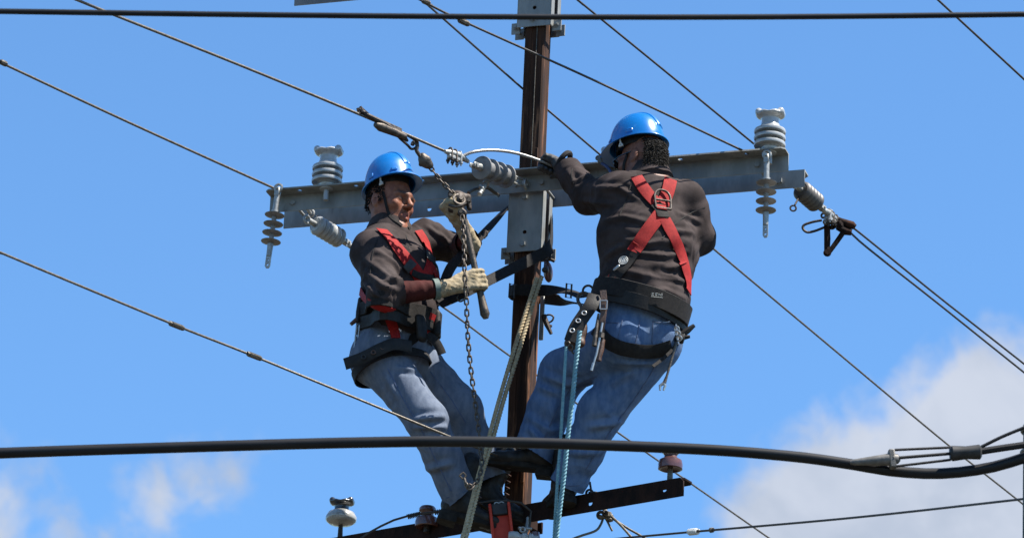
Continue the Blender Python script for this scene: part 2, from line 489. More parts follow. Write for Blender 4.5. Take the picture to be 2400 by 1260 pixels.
def blend(prims, h, B=16):
    """surface nets over sparse blocks -> (verts, quads)"""
    lo = np.min([p.lo for p in prims if not p.sub], axis=0) - .03
    hi = np.max([p.hi for p in prims if not p.sub], axis=0) + .03
    nb = np.ceil((hi - lo) / (h * B)).astype(int)
    bi = np.stack(np.meshgrid(*[np.arange(n) for n in nb], indexing='ij'), -1).reshape(-1, 3)
    cen = lo + (bi + .5) * (h * B)
    Rb = h * B * .5 * math.sqrt(3)
    D = np.stack([p.fn(cen) for p in prims], 1)
    act = [i for i, p in enumerate(prims) if not p.sub]
    near = D < (Rb + np.array([p.k for p in prims]) + .012)
    keep = near[:, act].any(axis=1)
    # drop blocks that are deep inside
    keep &= D[:, act].min(axis=1) > -(Rb + .06)
    gx = np.arange(B + 1)
    loc = np.stack(np.meshgrid(gx, gx, gx, indexing='ij'), -1).reshape(-1, 3)
    S = nb * B + 2
    gid = lambda c: (c[:, 0] * S[1] + c[:, 1]) * S[2] + c[:, 2]
    vid, vpos, quads = [], [], []
    corners = [(0, 0, 0), (1, 0, 0), (0, 1, 0), (1, 1, 0), (0, 0, 1), (1, 0, 1), (0, 1, 1), (1, 1, 1)]
    edges = [(a, b) for a in range(8) for b in range(a + 1, 8) if sum(abs(corners[a][i] - corners[b][i]) for i in range(3)) == 1]
    for q in np.nonzero(keep)[0]:
        base = bi[q] * B
        P = lo + (base + loc) * h
        F = bevalp([p for i, p in enumerate(prims) if near[q, i]], P).reshape(B + 1, B + 1, B + 1)
        if (F > 0).all() or (F < 0).all(): continue
        cnt = np.zeros((B, B, B)); acc = np.zeros((B, B, B, 3))
        for a, b in edges:
            ca, cb = corners[a], corners[b]
            fa = F[ca[0]:ca[0] + B, ca[1]:ca[1] + B, ca[2]:ca[2] + B]
            fb = F[cb[0]:cb[0] + B, cb[1]:cb[1] + B, cb[2]:cb[2] + B]
            mk = (fa < 0) != (fb < 0)
            t = np.where(mk, fa / np.where(mk, fa - fb, 1), 0)
            cnt += mk
            for i in range(3):
                acc[..., i] += np.where(mk, ca[i] + (cb[i] - ca[i]) * t, 0)
        ii = np.argwhere(cnt > 0)
        if len(ii):
            pos = acc[ii[:, 0], ii[:, 1], ii[:, 2]] / cnt[ii[:, 0], ii[:, 1], ii[:, 2]][:, None]
            vid.append(gid(ii + base + 1)); vpos.append(lo + (ii + base + pos) * h)
        for ax in range(3):
            sl0 = [slice(0, B)] * 3; sl1 = [slice(0, B)] * 3; sl1[ax] = slice(1, B + 1)
            f0, f1 = F[tuple(sl0)], F[tuple(sl1)]
            e = np.argwhere((f0 < 0) != (f1 < 0))
            if not len(e): continue
            neg = f0[e[:, 0], e[:, 1], e[:, 2]] < 0
            u, w = (ax + 1) % 3, (ax + 2) % 3
            c = e + base + 1
            du = np.zeros(3, int); du[u] = 1; dw = np.zeros(3, int); dw[w] = 1
            qd = np.stack([gid(c - du - dw), gid(c - dw), gid(c), gid(c - du)], 1)
            qd[~neg] = qd[~neg][:, ::-1]
            quads.append(qd)
    vid = np.concatenate(vid); vpos = np.concatenate(vpos); quads = np.concatenate(quads)
    o = np.argsort(vid); vid = vid[o]; vpos = vpos[o]
    ix = np.searchsorted(vid, quads); ix = np.clip(ix, 0, len(vid) - 1)
    ok = (vid[ix] == quads).all(axis=1)
    return vpos, ix[ok]
def relax(v, q, it=2, f=.5):
    a = np.concatenate([q[:, [0, 1]], q[:, [1, 2]], q[:, [2, 3]], q[:, [3, 0]]])
    for _ in range(it):
        s = np.zeros_like(v); c = np.zeros(len(v))
        for i in range(3):
            s[:, i] = np.bincount(a[:, 0], v[a[:, 1], i], len(v)) + np.bincount(a[:, 1], v[a[:, 0], i], len(v))
        c = np.bincount(a[:, 0], minlength=len(v)) + np.bincount(a[:, 1], minlength=len(v))
        v = v + f * (s / np.maximum(c, 1)[:, None] - v)
    return v
def vnormals(v, q):
    n = np.cross(v[q[:, 2]] - v[q[:, 0]], v[q[:, 3]] - v[q[:, 1]])
    out = np.zeros_like(v)
    for k in range(4):
        for i in range(3): out[:, i] += np.bincount(q[:, k], n[:, i], len(v))
    return out / (np.linalg.norm(out, axis=1)[:, None] + 1e-12)
def vnoise(P):
    """value noise in numpy, -1..1"""
    i = np.floor(P).astype(np.int64); f = P - i; f = f * f * (3 - 2 * f)
    def hsh(x, y, z):
        n = (x * 374761393 + y * 668265263 + z * 2147483647) & 0xffffffff
        n = ((n ^ (n >> 13)) * 1274126177) & 0xffffffff
        return ((n ^ (n >> 16)) & 0xffff) / 32767.5 - 1
    r = 0
    for dx in (0, 1):
        for dy in (0, 1):
            for dz in (0, 1):
                w = (f[:, 0] if dx else 1 - f[:, 0]) * (f[:, 1] if dy else 1 - f[:, 1]) * (f[:, 2] if dz else 1 - f[:, 2])
                r = r + w * hsh(i[:, 0] + dx, i[:, 1] + dy, i[:, 2] + dz)
    return r
def mesh_from(name, v, q):
    me = bpy.data.meshes.new(name)
    me.from_pydata(v.tolist(), [], q.tolist())
    me.validate()
    return me
def bvh_of(v, q):
    return BVHTree.FromPolygons([tuple(p) for p in v], [tuple(x) for x in q.tolist()])
def cloth(v, q, bones, amp, fa=38., fp=11., seed=0.0):
    """folds that run across the nearest limb: bones = [(a, b, weight)]"""
    n = vnormals(v, q)
    best = np.full(len(v), 1e9); ax = np.zeros_like(v); wt = np.zeros(len(v)); tt = np.zeros(len(v))
    for a, b, w in bones:
        a, b = A(a), A(b); ab = b - a; L = ab @ ab
        t = np.clip((v - a) @ ab / L, 0, 1)
        d = np.linalg.norm(v - a - t[:, None] * ab, axis=1)
        m = d < best
        best[m] = d[m]; ax[m] = ab / math.sqrt(L); wt[m] = w; tt[m] = t[m]
    wt = relax(np.stack([wt, wt, wt], 1), q, 24)[:, 0]
    ax = relax(ax, q, 24); ax /= np.linalg.norm(ax, axis=1)[:, None] + 1e-9
    ctr = v.mean(0)
    along = ((v - ctr) * ax).sum(1)
    perp = (v - ctr) - along[:, None] * ax
    wob = vnoise(v * 9 + seed) * .045
    P = perp * fp + ((along + wob) * fa)[:, None] * np.array([.577, .577, .577]) + seed
    r1 = 1 - np.abs(vnoise(P)) * 1.6
    r2 = 1 - np.abs(vnoise(P * 2.1 + 7)) * 1.6
    broad = vnoise(v * 13 + seed + 3)
    mask = .45 + .55 * np.clip(vnoise(v * 6 + seed + 11) + .4, 0, 1)
    d = amp * wt * mask * (.80 * r1 + .18 * r2 + .7 * broad)
    return relax(v + n * d[:, None], q, 1, .5)
def folds(v, q, bv, lst):
    """single folds traced over the garment: lst = [([(px, py)...], amplitude, width)]"""
    n = vnormals(v, q)
    disp = np.zeros(len(v))
    for path, amp, wd in lst:
        pts = []
        for (x0, y0), (x1, y1) in zip(path[:-1], path[1:]):
            for k in range(6):
                h = bv.ray_cast(CAM, ray(x0 + (x1 - x0) * k / 5, y0 + (y1 - y0) * k / 5))
                if h[0] is not None: pts.append(A(h[0]))
        if not pts: continue
        d = np.full(len(v), 9.0); L_ = len(pts) - 1; tp = np.zeros(len(v))
        for i_ in range(L_):
            ab = pts[i_ + 1] - pts[i_]
            if not 1e-6 < np.linalg.norm(ab) < .08: continue
            t_ = np.clip((v - pts[i_]) @ ab / (ab @ ab), 0, 1)
            dd_ = np.linalg.norm(v - pts[i_] - t_[:, None] * ab, axis=1)
            m_ = dd_ < d
            d[m_] = dd_[m_]; tp[m_] = (i_ + t_[m_]) / max(L_, 1)
        fade = np.sin(np.clip(tp * .86 + .07, 0, 1) * PI) ** .7
        e = amp * fade * (np.exp(-(d / wd) ** 2) - .5 * np.exp(-((d - 2.0 * wd) / wd) ** 2))
        disp += e
    return relax(v + n * np.clip(disp, -.012, .018)[:, None], q, 1, .4)
def hit(bv, px, py):
    h = bv.ray_cast(CAM, ray(px, py))
    return (h[0], h[1]) if h[0] is not None else (None, None)
def strap_px(bvs, path, w, off=.005, th=.004, step=.012):
    """webbing that lies on a garment along a traced line -> bmesh (points found on the garment's surface)"""
    pts, nor = [], []
    for (x0, y0), (x1, y1) in zip(path[:-1], path[1:]):
        m = max(3, int(math.hypot(x1 - x0, y1 - y0) / 7))
        for k in range(m + (1 if (x1, y1) == path[-1] else 0)):
            best = None
            for bv in bvs:
                h = bv.ray_cast(CAM, ray(x0 + (x1 - x0) * k / m, y0 + (y1 - y0) * k / m))
                if h[0] is not None and (best is None or h[3] < best[3]): best = h
            if best: pts.append(best[0]); nor.append(best[1])
    return strap_pts(pts, nor, w, off, th)
def strap_pts(pts, nor, w, off=.005, th=.004, bm=None):
    for _ in range(3):
        nor = [(nor[max(i - 1, 0)] + nor[i] + nor[min(i + 1, len(nor) - 1)]).normalized() for i in range(len(nor))]
        pts = [pts[0]] + [(pts[i - 1] + pts[i] * 2 + pts[i + 1]) / 4 for i in range(1, len(pts) - 1)] + [pts[-1]]
    P = [p + n * off for p, n in zip(pts, nor)]
    sd = []
    for i in range(len(P)):
        t = (P[min(i + 1, len(P) - 1)] - P[max(i - 1, 0)]).normalized()
        sd.append(t.cross(nor[i]).normalized())
    bm = bm or bmesh.new()
    ribbon(bm, P, sd, w, th)
    return bm
def band(bvs, c, nrm, w, off=.006, th=.005, n=56, rmax=.45, a0=0, a1=360, bm=None, xh=None):
    """belt round a body: loop in the plane through c with normal nrm"""
    f = frame(nrm, xh); pts = []
    full = (a1 - a0) >= 360
    m = n if full else n + 1
    for k in range(m):
        a = R(a0 + (a1 - a0) * k / n)
        d = f.col[0] * math.cos(a) + f.col[1] * math.sin(a)
        best = 0
        for bv in bvs:
            for dz in (-.4, 0, .4):
                s = V(c) + d * rmax + f.col[2] * (w * dz)
                h = bv.ray_cast(s, -d, rmax)
                if h[0] is not None: best = max(best, rmax - h[3])
        pts.append((d, best))
    rad = [p[1] for p in pts]
    fill = sorted(rad)[len(rad) // 2]
    rad = [r if r > .03 else fill for r in rad]
    for _ in range(3): rad = [(rad[i - 1] + rad[i] * 2 + rad[(i + 1) % m]) / 4 for i in range(m)] if full else rad
    P = [V(c) + p[0] * (r + off) for p, r in zip(pts, rad)]
    bm = bm or bmesh.new()
    ribbon(bm, P, [f.col[2].copy() for _ in P], w, th, closed=full)
    return bm
# ------------------------------------------------------------------ setting below the frame
bm = bmesh.new()
N = 24
for i in range(N + 1):
    for j in range(N + 1):
        x, y = (i / N - .5) * 2, (j / N - .5) * 2
        bm.verts.new((math.copysign(abs(x) ** 2.2, x) * 2500, math.copysign(abs(y) ** 2.2, y) * 2500, 0))
bm.verts.ensure_lookup_table()
for i in range(N):
    for j in range(N):
        a = i * (N + 1) + j
        bm.faces.new((bm.verts[a], bm.verts[a + N + 1], bm.verts[a + N + 2], bm.verts[a + 1]))
struct(obj('ground', bm, 'earth', smooth=False))
bm = bmesh.new(); box(bm, (0, -9.5, .002), (400, 7, .012)); struct(obj('road', bm, 'asphalt', smooth=False))
bm = bmesh.new(); box(bm, (0, -5.9, .06), (400, .18, .13), bev=.01); struct(obj('kerb', bm, 'kerb_stone', smooth=False))

# ------------------------------------------------------------------ the pole
TH = R(18)                                    # the crossarms are turned 18 degrees out of the picture plane
P0 = at(1237, 630, 0); P0.z = 0
AX = V((math.cos(TH), -math.sin(TH), 0)); AY = V((math.sin(TH), math.cos(TH), 0)); AZ = V((0, 0, 1))
ROT = Matrix((AX, AY, AZ)).transposed()
def pl(x, y, z): return P0 + AX * x + AY * y + AZ * z      # point in the pole's own frame
def zat(px, py, y=0.0, x=0.0):                             # height of a pixel on the plane of the pole frame's y
    return at(px, py, AX.y * x + AY.y * y).z
ZA = zat(1240, 451, -.096)                               # lower edge of the working crossarm
ZTOP = ZA + 1.55
pole = thing('utility_pole', 'rusty square steel utility pole between the two linemen', 'pole', P0)
bm = bmesh.new()
pw, pd = .088, .10
segs = [0, 2, 4, 6, 7, 7.5, 8, 8.5, 9, 9.5, 10, ZTOP]
rr = []
for z in segs:
    k = 1.16 - .16 * z / ZTOP * 1.05
    c = .006
    rr.append([pl(x * k, y * k, z) for x, y in ((-pw/2 + c, -pd/2), (-pw*.16, -pd/2), (-pw*.13, -pd/2 + .004), (pw*.13, -pd/2 + .004), (pw*.16, -pd/2), (pw/2 - c, -pd/2), (pw/2, -pd/2 + c), (pw/2, pd/2 - c), (pw/2 - c, pd/2), (-pw/2 + c, pd/2), (-pw/2, pd/2 - c), (-pw/2, -pd/2 + c))])
rings(bm, rr)
obj('shaft', bm, 'rust', pole, smooth=False)
# earth wire and cover strip running down the shaft
bm = bmesh.new()
tube(bm, resample([pl(.012, -.054, ZTOP - .75), pl(.012, -.054, ZA + .09)], .2), .0018, 6)
obj('earth_wire', bm, 'wire', pole)
for i, (a, b) in enumerate(((ZA - 1.30, ZA - .42), (ZA + .10, ZA + .22))):
    bm = bmesh.new()
    box(bm, pl(.034, -.056, (a + b) / 2), (.014, .010, b - a), ROT, .002)
    obj('cover_strip', bm, 'rust', pole)

def clamp_bracket(z0, h, label):
    """two folded plates bolted together round the shaft; z0 = lower edge"""
    t = thing('clamp_bracket', label, 'bracket', pl(0, 0, z0), group='pole clamp brackets')
    for s in (-1, 1):
        y = s * .064
        bm = bmesh.new()
        holes = [(.0, -h * .5 + .085, .008), (.0, -h * .5 + .096, .008)]
        add_mesh(bm, plate([(-.072, -h/2), (.072, -h/2), (.072, h/2), (-.072, h/2)], [(0, -h/2 + .088, .009)], .006,
                           mx(pl(0, y, z0 + h/2), Matrix((AX, AZ, AX.cross(AZ))).transposed())))
        for e in (-1, 1):
            box(bm, pl(e * .075, y - s * .018, z0 + h/2), (.006, .042, h), ROT, .001)
        for e in (-1, 1):
            box(bm, pl(e * .093, y - s * .036, z0 + .012), (.040, .007, .052), ROT, .001)
        obj('plate', bm, 'galvanised', t, smooth=False)
    for e in (-1, 1):
        bm = bmesh.new()
        hexbolt(bm, pl(e * .092, -.033, z0 + .014), -AY, .010, .010)
        hexbolt(bm, pl(e * .092, .033, z0 + .014), AY, .010, .010)
        cyl(bm, pl(e * .092, -.05, z0 + .014), pl(e * .092, .05, z0 + .014), .006)
        obj('bolt', bm, 'galvanised', t)
    for zz in ((z0 + .034), (z0 + h - .04)):
        bm = bmesh.new()
        hexbolt(bm, pl(-.006, -.068, zz), -AY, .013, .010)
        obj('bolt', bm, 'galvanised', t)
    return t
clamp_bracket(zat(1240, 589, -.065), ZA + .03 - zat(1240, 589, -.065), 'grey steel clamp bracket on the pole just below the long pair of crossarms')
clamp_bracket(zat(1262, 62, -.065), .30, 'grey steel clamp bracket near the top of the pole, above both helmets')

def angle_arm(label, x0, x1, yw, z0, side, th=.0065, wh=.080, fd=.076, holes_w=(), holes_f=(), mat='galvanised', rot=None, org=None, group='steel crossarms', chamfer=0.0):
    """steel angle: upright web at yw, flange on top reaching to side*fd; holes are real"""
    bx, by = (AX, AY) if rot is None else rot
    o = org if org is not None else P0
    pt = lambda x, y, z: o + bx * x + by * y + AZ * z
    t = thing('crossarm', label, 'crossarm', pt((x0 + x1) / 2, yw, z0), group=group)
    bm = bmesh.new()
    L = x1 - x0
    ol = [(0, 0), (L, 0), (L, wh - chamfer), (L - chamfer, wh), (0, wh)] if chamfer else [(0, 0), (L, 0), (L, wh), (0, wh)]
    add_mesh(bm, plate(ol, [(x - x0, z, r) for x, z, r in holes_w], th, mx(pt(x0, yw, z0), Matrix((bx, AZ, bx.cross(AZ))).transposed())))
    obj('web', bm, mat, t, smooth=False)
    bm = bmesh.new()
    g = th / 2 + .0002
    lo, hi = sorted((side * g, side * fd))
    cc = .016
    if side < 0: ol = [(0, lo + cc), (cc, lo), (L - cc, lo), (L, lo + cc), (L, hi), (0, hi)]
    else: ol = [(0, lo), (L, lo), (L, hi - cc), (L - cc, hi), (cc, hi), (0, hi - cc)]
    add_mesh(bm, plate(ol, [(x - x0, side * y, r) for x, y, r in holes_f], th, mx(pt(x0, yw, z0 + wh - th / 2), Matrix((bx, by, AZ)).transposed())))
    obj('flange', bm, mat, t, smooth=False)
    return t
def xof(px, py, y):                                        # pole-frame x of a pixel on the plane y
    d = ray(px, py); c = CAM - P0
    t = (y - c.dot(AY)) / d.dot(AY)
    return (c + d * t).dot(AX)
fy, ry = -.096, .084
X0, X1 = xof(634, 470, fy), xof(1848, 390, fy)
hf = [(xof(px, py, fy - .04),   .042, .011) for px, py in ((703, 448), (835, 440), (990, 428), (1595, 386), (1750, 376))]
hw = [(xof(1562, 405, fy), .04, .008)]
front_arm = angle_arm('galvanised steel crossarm on the near face of the pole, flange towards the viewer', X0, X1, fy, ZA, -1, holes_f=hf)
X2, X3 = xof(667, 500, ry), xof(1886, 425, ry)
rear_arm = angle_arm('galvanised steel crossarm on the far face of the pole, behind its twin', X2, X3, ry, ZA, 1, holes_w=[(xof(1007, 483, ry), .036, .010)])
# bolts that tie the pair together
for o_, px, nm in ((front_arm, 690, 'bolt'), (front_arm, 1210, 'bolt'), (front_arm, 1270, 'bolt'), (front_arm, 1775, 'bolt')):
    x = xof(px, 440, fy)
    bm = bmesh.new()
    hexbolt(bm, pl(x, fy - .0045, ZA + .036), -AY, .012, .010)
    cyl(bm, pl(x, fy, ZA + .036), pl(x, ry - .004, ZA + .036), .0065)
    obj(nm, bm, 'galvanised', o_)
for px in (740, 1825):
    x = xof(px, 480, ry)
    bm = bmesh.new()
    hexbolt(bm, pl(x, ry - .0045, ZA + .036), -AY, .016, .012)
    obj('bolt', bm, 'galvanised', rear_arm)
# topmost arm: only its left end dips into the picture
X4 = xof(690, 10, ry)
ZT = at(690, 14, pl(X4, ry, 0).y).z
angle_arm('steel crossarm at the very top of the pole, mostly above the bracket', X4 - .02, X4 + 2.3, fy, ZT, -1)
angle_arm('second steel crossarm at the pole top, behind the topmost one', X4, X4 + 2.32, ry, ZT, 1)

# lower, rusty arm on which both men stand
T2 = R(34)
BX = V((math.cos(T2), -math.sin(T2), 0)); BY = V((math.sin(T2), math.cos(T2), 0))
ZL = at(1237, 1232, -.085).z
LO = V((P0.x, P0.y, 0))
def ll(x, y, z): return LO + BX * x + BY * y + AZ * z
def xlo(px, py, y=-.085):
    d = ray(px, py); c = CAM - LO
    return (c + d * ((y - c.dot(BY)) / d.dot(BY))).dot(BX)
XL0, XL1 = xlo(770, 1290), xlo(1602, 1145)
low_arm = angle_arm('dark rusty steel crossarm under the linemen\'s boots', XL0, XL1, -.085, ZL, 1, th=.008, wh=.080, fd=.080,
                    holes_w=[(xlo(1384, 1187), .036, .011), (xlo(1558, 1155), .040, .011)], mat='rust_dark', rot=(BX, BY), org=LO, chamfer=.016, group=None)
for e in (-1, 1):
    bm = bmesh.new(); hexbolt(bm, ll(e * .028, -.0895, ZL + .042), -BY, .013, .011)
    obj('bolt', bm, 'rust_dark', low_arm)
bm = bmesh.new()
for e in (-1, 1):
    box(bm, ll(e * .075, -.02, ZL + .03), (.012, .118, .05), Matrix((BX, BY, AZ)).transposed(), .002)
box(bm, ll(0, .075, ZL + .03), (.162, .010, .05), Matrix((BX, BY, AZ)).transposed(), .002)
obj('clamp', bm, 'rust_dark', low_arm)

# ------------------------------------------------------------------ insulators
def rough_disc(bm, z, r, t, r0, m=None, n=30):
    lathe(bm, [(r0, z - t * .5), (r * .8, z - t * .55), (r * .97, z - t * .5), (r, z - t * .15), (r * .97, z + t * .2), (r * .75, z + t * .55), (r0, z + t * .95)], n, m)
def saddle_head(name, parent, z, mat, s=1.0, groove=V((0, 1, 0))):
    g = V(groove)
    sd_ = g.cross(AZ).normalized()
    pr = [cap((0, 0, z), (0, 0, z + .03 * s), .034 * s, .030 * s, k=.01),
          ell((0, 0, z + .045 * s), (.052 * s, .052 * s, .015 * s), None, k=.012),
          cap(V((0, 0, z + .066 * s)) - g * .1, V((0, 0, z + .066 * s)) + g * .1, .020 * s, k=.008, sub=True)]
    for e in (-1, 1):
        pr.insert(2, cap(sd_ * (e * .040 * s) + V((0, 0, z + .053 * s)) - g * .018 * s, sd_ * (e * .040 * s) + V((0, 0, z + .053 * s)) + g * .018 * s, .0135 * s, k=.008))
    v, q = blend(pr, .003)
    v = relax(v, q, 2)
    return obj(name, mesh_from(name, v, q), mat, parent, local=True)
def post_insulator(label):
    t = thing('post_insulator', label, 'insulator', group='grey post insulators on the crossarms')
    bm = bmesh.new()
    lathe(bm, [(.012, -.06), (.012, -.012), (.030, -.011), (.034, 0), (.036, .012), (.044, .016), (.044, .108), (.040, .118), (.035, .126), (.02, .127)], 28)
    obj('core', bm, 'porcelain_grey', t, local=True)
    bm = bmesh.new(); rough_disc(bm, 0, .068, .020, .040); me = None
    s0 = obj('shed', bm, 'porcelain_grey', t, local=True); s0.location.z = .030
    for k in (1, 2):
        s = s0.copy(); COL.objects.link(s); s.location.z = .030 + .030 * k
    saddle_head('saddle', t, .112, 'porcelain_grey', 1.16, V((-.12, .99, 0)))
    return t
pi0 = post_insulator('grey three-shed post insulator with saddle top, on the crossarm by the face-visible lineman\'s helmet')
pz = ZA + .0805
pi0.matrix_basis = mx(pl(xof(765, 430, fy - .045), fy - .04, pz), ROT)
dup(pi0, mx(pl(xof(1803, 352, fy - .045), fy - .04, pz), ROT), 'grey three-shed post insulator with saddle top, above the crossarm end carrying the dark wire grip')
dup(pi0, mx(pl(xof(1442, 395, ry + .04), ry + .04, pz), ROT), 'grey post insulator mostly hidden behind the head of the lineman whose back is turned')

def hang_insulator(label, top, down):
    z = -V(down).normalized()
    t = thing('suspension_insulator', label, 'insulator', top, frame(z, AX), group='hanging four-shed insulators')
    bm = bmesh.new()
    cyl(bm, (0, 0, -.028), (0, 0, -.10), .0125, 14); cyl(bm, (0, 0, -.10), (0, 0, -.108), .017, 14)
    for e in (-1, 1):
        box(bm, (0, e * .011, -.014), (.022, .006, .040), None, .002)
    cyl(bm, (0, -.024, 0), (0, .024, 0), .007, 8)
    torus(bm, (0, 0, .008), (0, 1, 0), .016, .006, 16, 8)
    obj('clevis', bm, 'galvanised_bright', t, local=True)
    bm = bmesh.new(); cyl(bm, (0, 0, -.10), (0, 0, -.262), .0105, 14)
    obj('rod', bm, 'polymer_shed', t, local=True)
    bm = bmesh.new(); lathe(bm, [(.011, -.006), (.030, -.0035), (.0425, -.0005), (.0435, .0015), (.030, .005), (.013, .011)], 28)
    s0 = obj('shed', bm, 'polymer_shed', t, local=True); s0.location.z = -.122
    for k in range(1, 4):
        s = s0.copy(); COL.objects.link(s); s.location.z = -.122 - .0415 * k
    bm = bmesh.new()
    cyl(bm, (0, 0, -.256), (0, 0, -.312), .0135, 14, .0115)
    add_mesh(bm, plate([(-.011, -.035), (-.006, -.043), (.006, -.043), (.011, -.035), (.011, .03), (-.011, .03)], [(0, -.028, .0055), (0, -.006, .0042)], .009,
                       mx((0, 0, -.325), Matrix(((1, 0, 0), (0, 0, 1), (0, 1, 0))))))
    obj('tongue', bm, 'galvanised_bright', t, local=True)
    return t
ha = pl(xof(650, 442, fy - .085), fy - .085, 0); ha = at(652, 444, ha.y)
hang_insulator('slender hanging insulator with four thin brown sheds, at the crossarm end behind the face-visible lineman', ha, at(627, 622, ha.y + .0) - ha)
hb = pl(xof(1797, 368, fy - .085), fy - .085, 0); hb = at(1797, 366, hb.y)
hang_insulator('slender hanging insulator with four thin brown sheds, beside the dark wire grip', hb, at(1794, 548, hb.y) - hb)

def strain_insulator(label, a, b, nsh=4, rs=.047, mat='polymer_grey', grp='dead-end strain insulators'):
    """dead-end insulator from a (arm end) to b (line end)"""
    a, b = V(a), V(b); L = (b - a).length
    t = thing('strain_insulator', label, 'insulator', a, frame(b - a), group=grp)
    bm = bmesh.new(); cyl(bm, (0, 0, .018), (0, 0, L - .026), rs * .72, 18)
    obj('core', bm, mat, t, local=True)
    bm = bmesh.new(); lathe(bm, [(rs * .5, -.016), (rs * .80, -.011), (rs * .98, -.002), (rs, .002), (rs * .985, .006), (rs * .9, .0075), (rs * .2, .009)], 30)
    s0 = obj('shed', bm, mat, t, local=True); s0.location.z = L - .032
    for k in range(1, nsh):
        s = s0.copy(); COL.objects.link(s); s.location.z = L - .032 - (L - .064) * k / (nsh - 1)
    bm = bmesh.new()
    cyl(bm, (0, 0, -.03), (0, 0, .02), .013, 12)
    torus(bm, (0, 0, -.038), (0, 1, 0), .017, .006, 16, 8)
    obj('eye_fitting', bm, 'galvanised_bright', t, local=True)
    bm = bmesh.new()
    cyl(bm, (0, 0, L - .022), (0, 0, L + .02), .017, 12, .012)
    for e in (-1, 1): box(bm, (0, e * .011, L + .026), (.022, .006, .034), None, .002)
    cyl(bm, (0, -.02, L + .03), (0, .02, L + .03), .006, 8)
    obj('clevis', bm, 'galvanised_bright', t, local=True)
    return t
def clamp_dead_end(label, a, d, up, grp='dead-end wire clamps'):
    """bolted dead-end clamp: body on the wire, keeper and U-bolts with nuts hanging below"""
    d = V(d).normalized(); f = frame(d, up)
    t = thing('dead_end_clamp', label, 'clamp', a, f, group=grp)
    bm = bmesh.new()
    tube(bm, [(-.004, 0, 0), (.002, 0, .03), (.006, 0, .06), (.004, 0, .11), (0, 0, .14)], [.008, .013, .016, .014, .008], 10)
    box(bm, (-.014, 0, .085), (.018, .024, .07), None, .004)
    obj('body', bm, 'galvanised_bright', t, local=True)
    for k in range(3):
        bm = bmesh.new()
        z = .055 + .027 * k
        pts = [(-.042, -.012, z), (.010, -.013, z), (.022, -.008, z), (.026, 0, z), (.022, .008, z), (.010, .013, z), (-.042, .012, z)]
        tube(bm, [V(p) for p in pts], .0042, 6)
        for e in (-1, 1): cyl(bm, (-.024, e * .012, z), (-.033, e * .012, z), .0085, 6)
        obj('u_bolt', bm, 'iron_tool' if k else 'galvanised_bright', t, local=True)
    return t
# conductor that is being pulled in: strain insulator on the near arm, pointing at the viewer
sa, sb = at(1196, 417, -.20), at(1120, 390, -.40)
strain_insulator('stout grey four-disc strain insulator on the pole centre, tied to the wire being pulled', sa, sb, 4, .051)
shk = thing('shackle', 'galvanised shackle joining the grey disc insulator to the near crossarm', 'shackle', at(1225, 428, -.13))
bm = bmesh.new()
m0, m1 = at(1232, 430, -.115), at(1197, 418, -.205)
f = frame(m1 - m0, AZ)
tube(bm, smooth_path([m1 + f.col[0] * .012, m1.lerp(m0, .5) + f.col[0] * .016, m0 + f.col[0] * .012, m0 + (m0 - m1) * .18, m0 - f.col[0] * .012, m1.lerp(m0, .5) - f.col[0] * .016, m1 - f.col[0] * .012], 5), .0055, 8)
cyl(bm, m1 + f.col[0] * .022, m1 - f.col[0] * .022, .006)
obj('bow', bm, 'galvanised_bright', shk)
bm = bmesh.new(); torus(bm, at(1232, 432, -.125), AX, .019, .0065, 16, 8); cyl(bm, pl(xof(1232, 432, fy), fy - .03, ZA + .035), pl(xof(1232, 432, fy), fy, ZA + .035), .008)
obj('eye_bolt', bm, 'galvanised_bright', shk)
wd1 = (at(835, 265, -.78) - at(1040, 352, -.50)).normalized()
ca = sb + (at(1040, 352, -.50) - sb) * .18
clamp_dead_end('bolted wire clamp between the grey disc insulator and the wire being pulled', at(1098, 377, -.40), at(1036, 352, -.51) - at(1098, 377, -.40), AZ)
# left dead end on the far side of the rear arm
sa2, sb2 = at(733, 522, .27), at(803, 563, .42)
strain_insulator('weathered strain insulator slung under the crossarm beside the face-visible lineman\'s shoulder', sa2, sb2, 6, .044, 'porcelain_grey')
clamp_dead_end('bolted wire clamp half hidden behind the face-visible lineman\'s shoulder', at(815, 572, .48), at(850, 598, .60) - at(815, 572, .48), AZ)
bm = bmesh.new(); torus(bm, at(727, 500, .32), (.3, 1, 0), .016, .006); cyl(bm, at(720, 488, .22), at(727, 500, .31), .008)
tag(obj('eye_bolt', bm, 'galvanised_bright'), 'short galvanised eye bolt under the crossarm end, holding the weathered insulator', 'bolt')
# right dead end
sa3, sb3 = at(1872, 440, -.20), at(1918, 480, -.06)
strain_insulator('dark strain insulator on the crossarm end above the wire grip', sa3, sb3, 5, .044, 'polymer_dark')
clamp_dead_end('bolted wire clamp just above the V-shaped dark wire grip', at(1925, 488, -.04), at(1966, 524, .07) - at(1925, 488, -.04), AZ)
eb = thing('eye_bolt', 'small dark ring bolt dangling under the crossarm end insulator', 'bolt', at(1859, 488, -.2))
bm = bmesh.new(); torus(bm, at(1859, 488, -.2), (0, 1, 0), .0125, .004, 16, 6); cyl(bm, at(1863, 480, -.2), at(1874, 460, -.18), .004)
obj('ring', bm, 'iron_dark', eb)

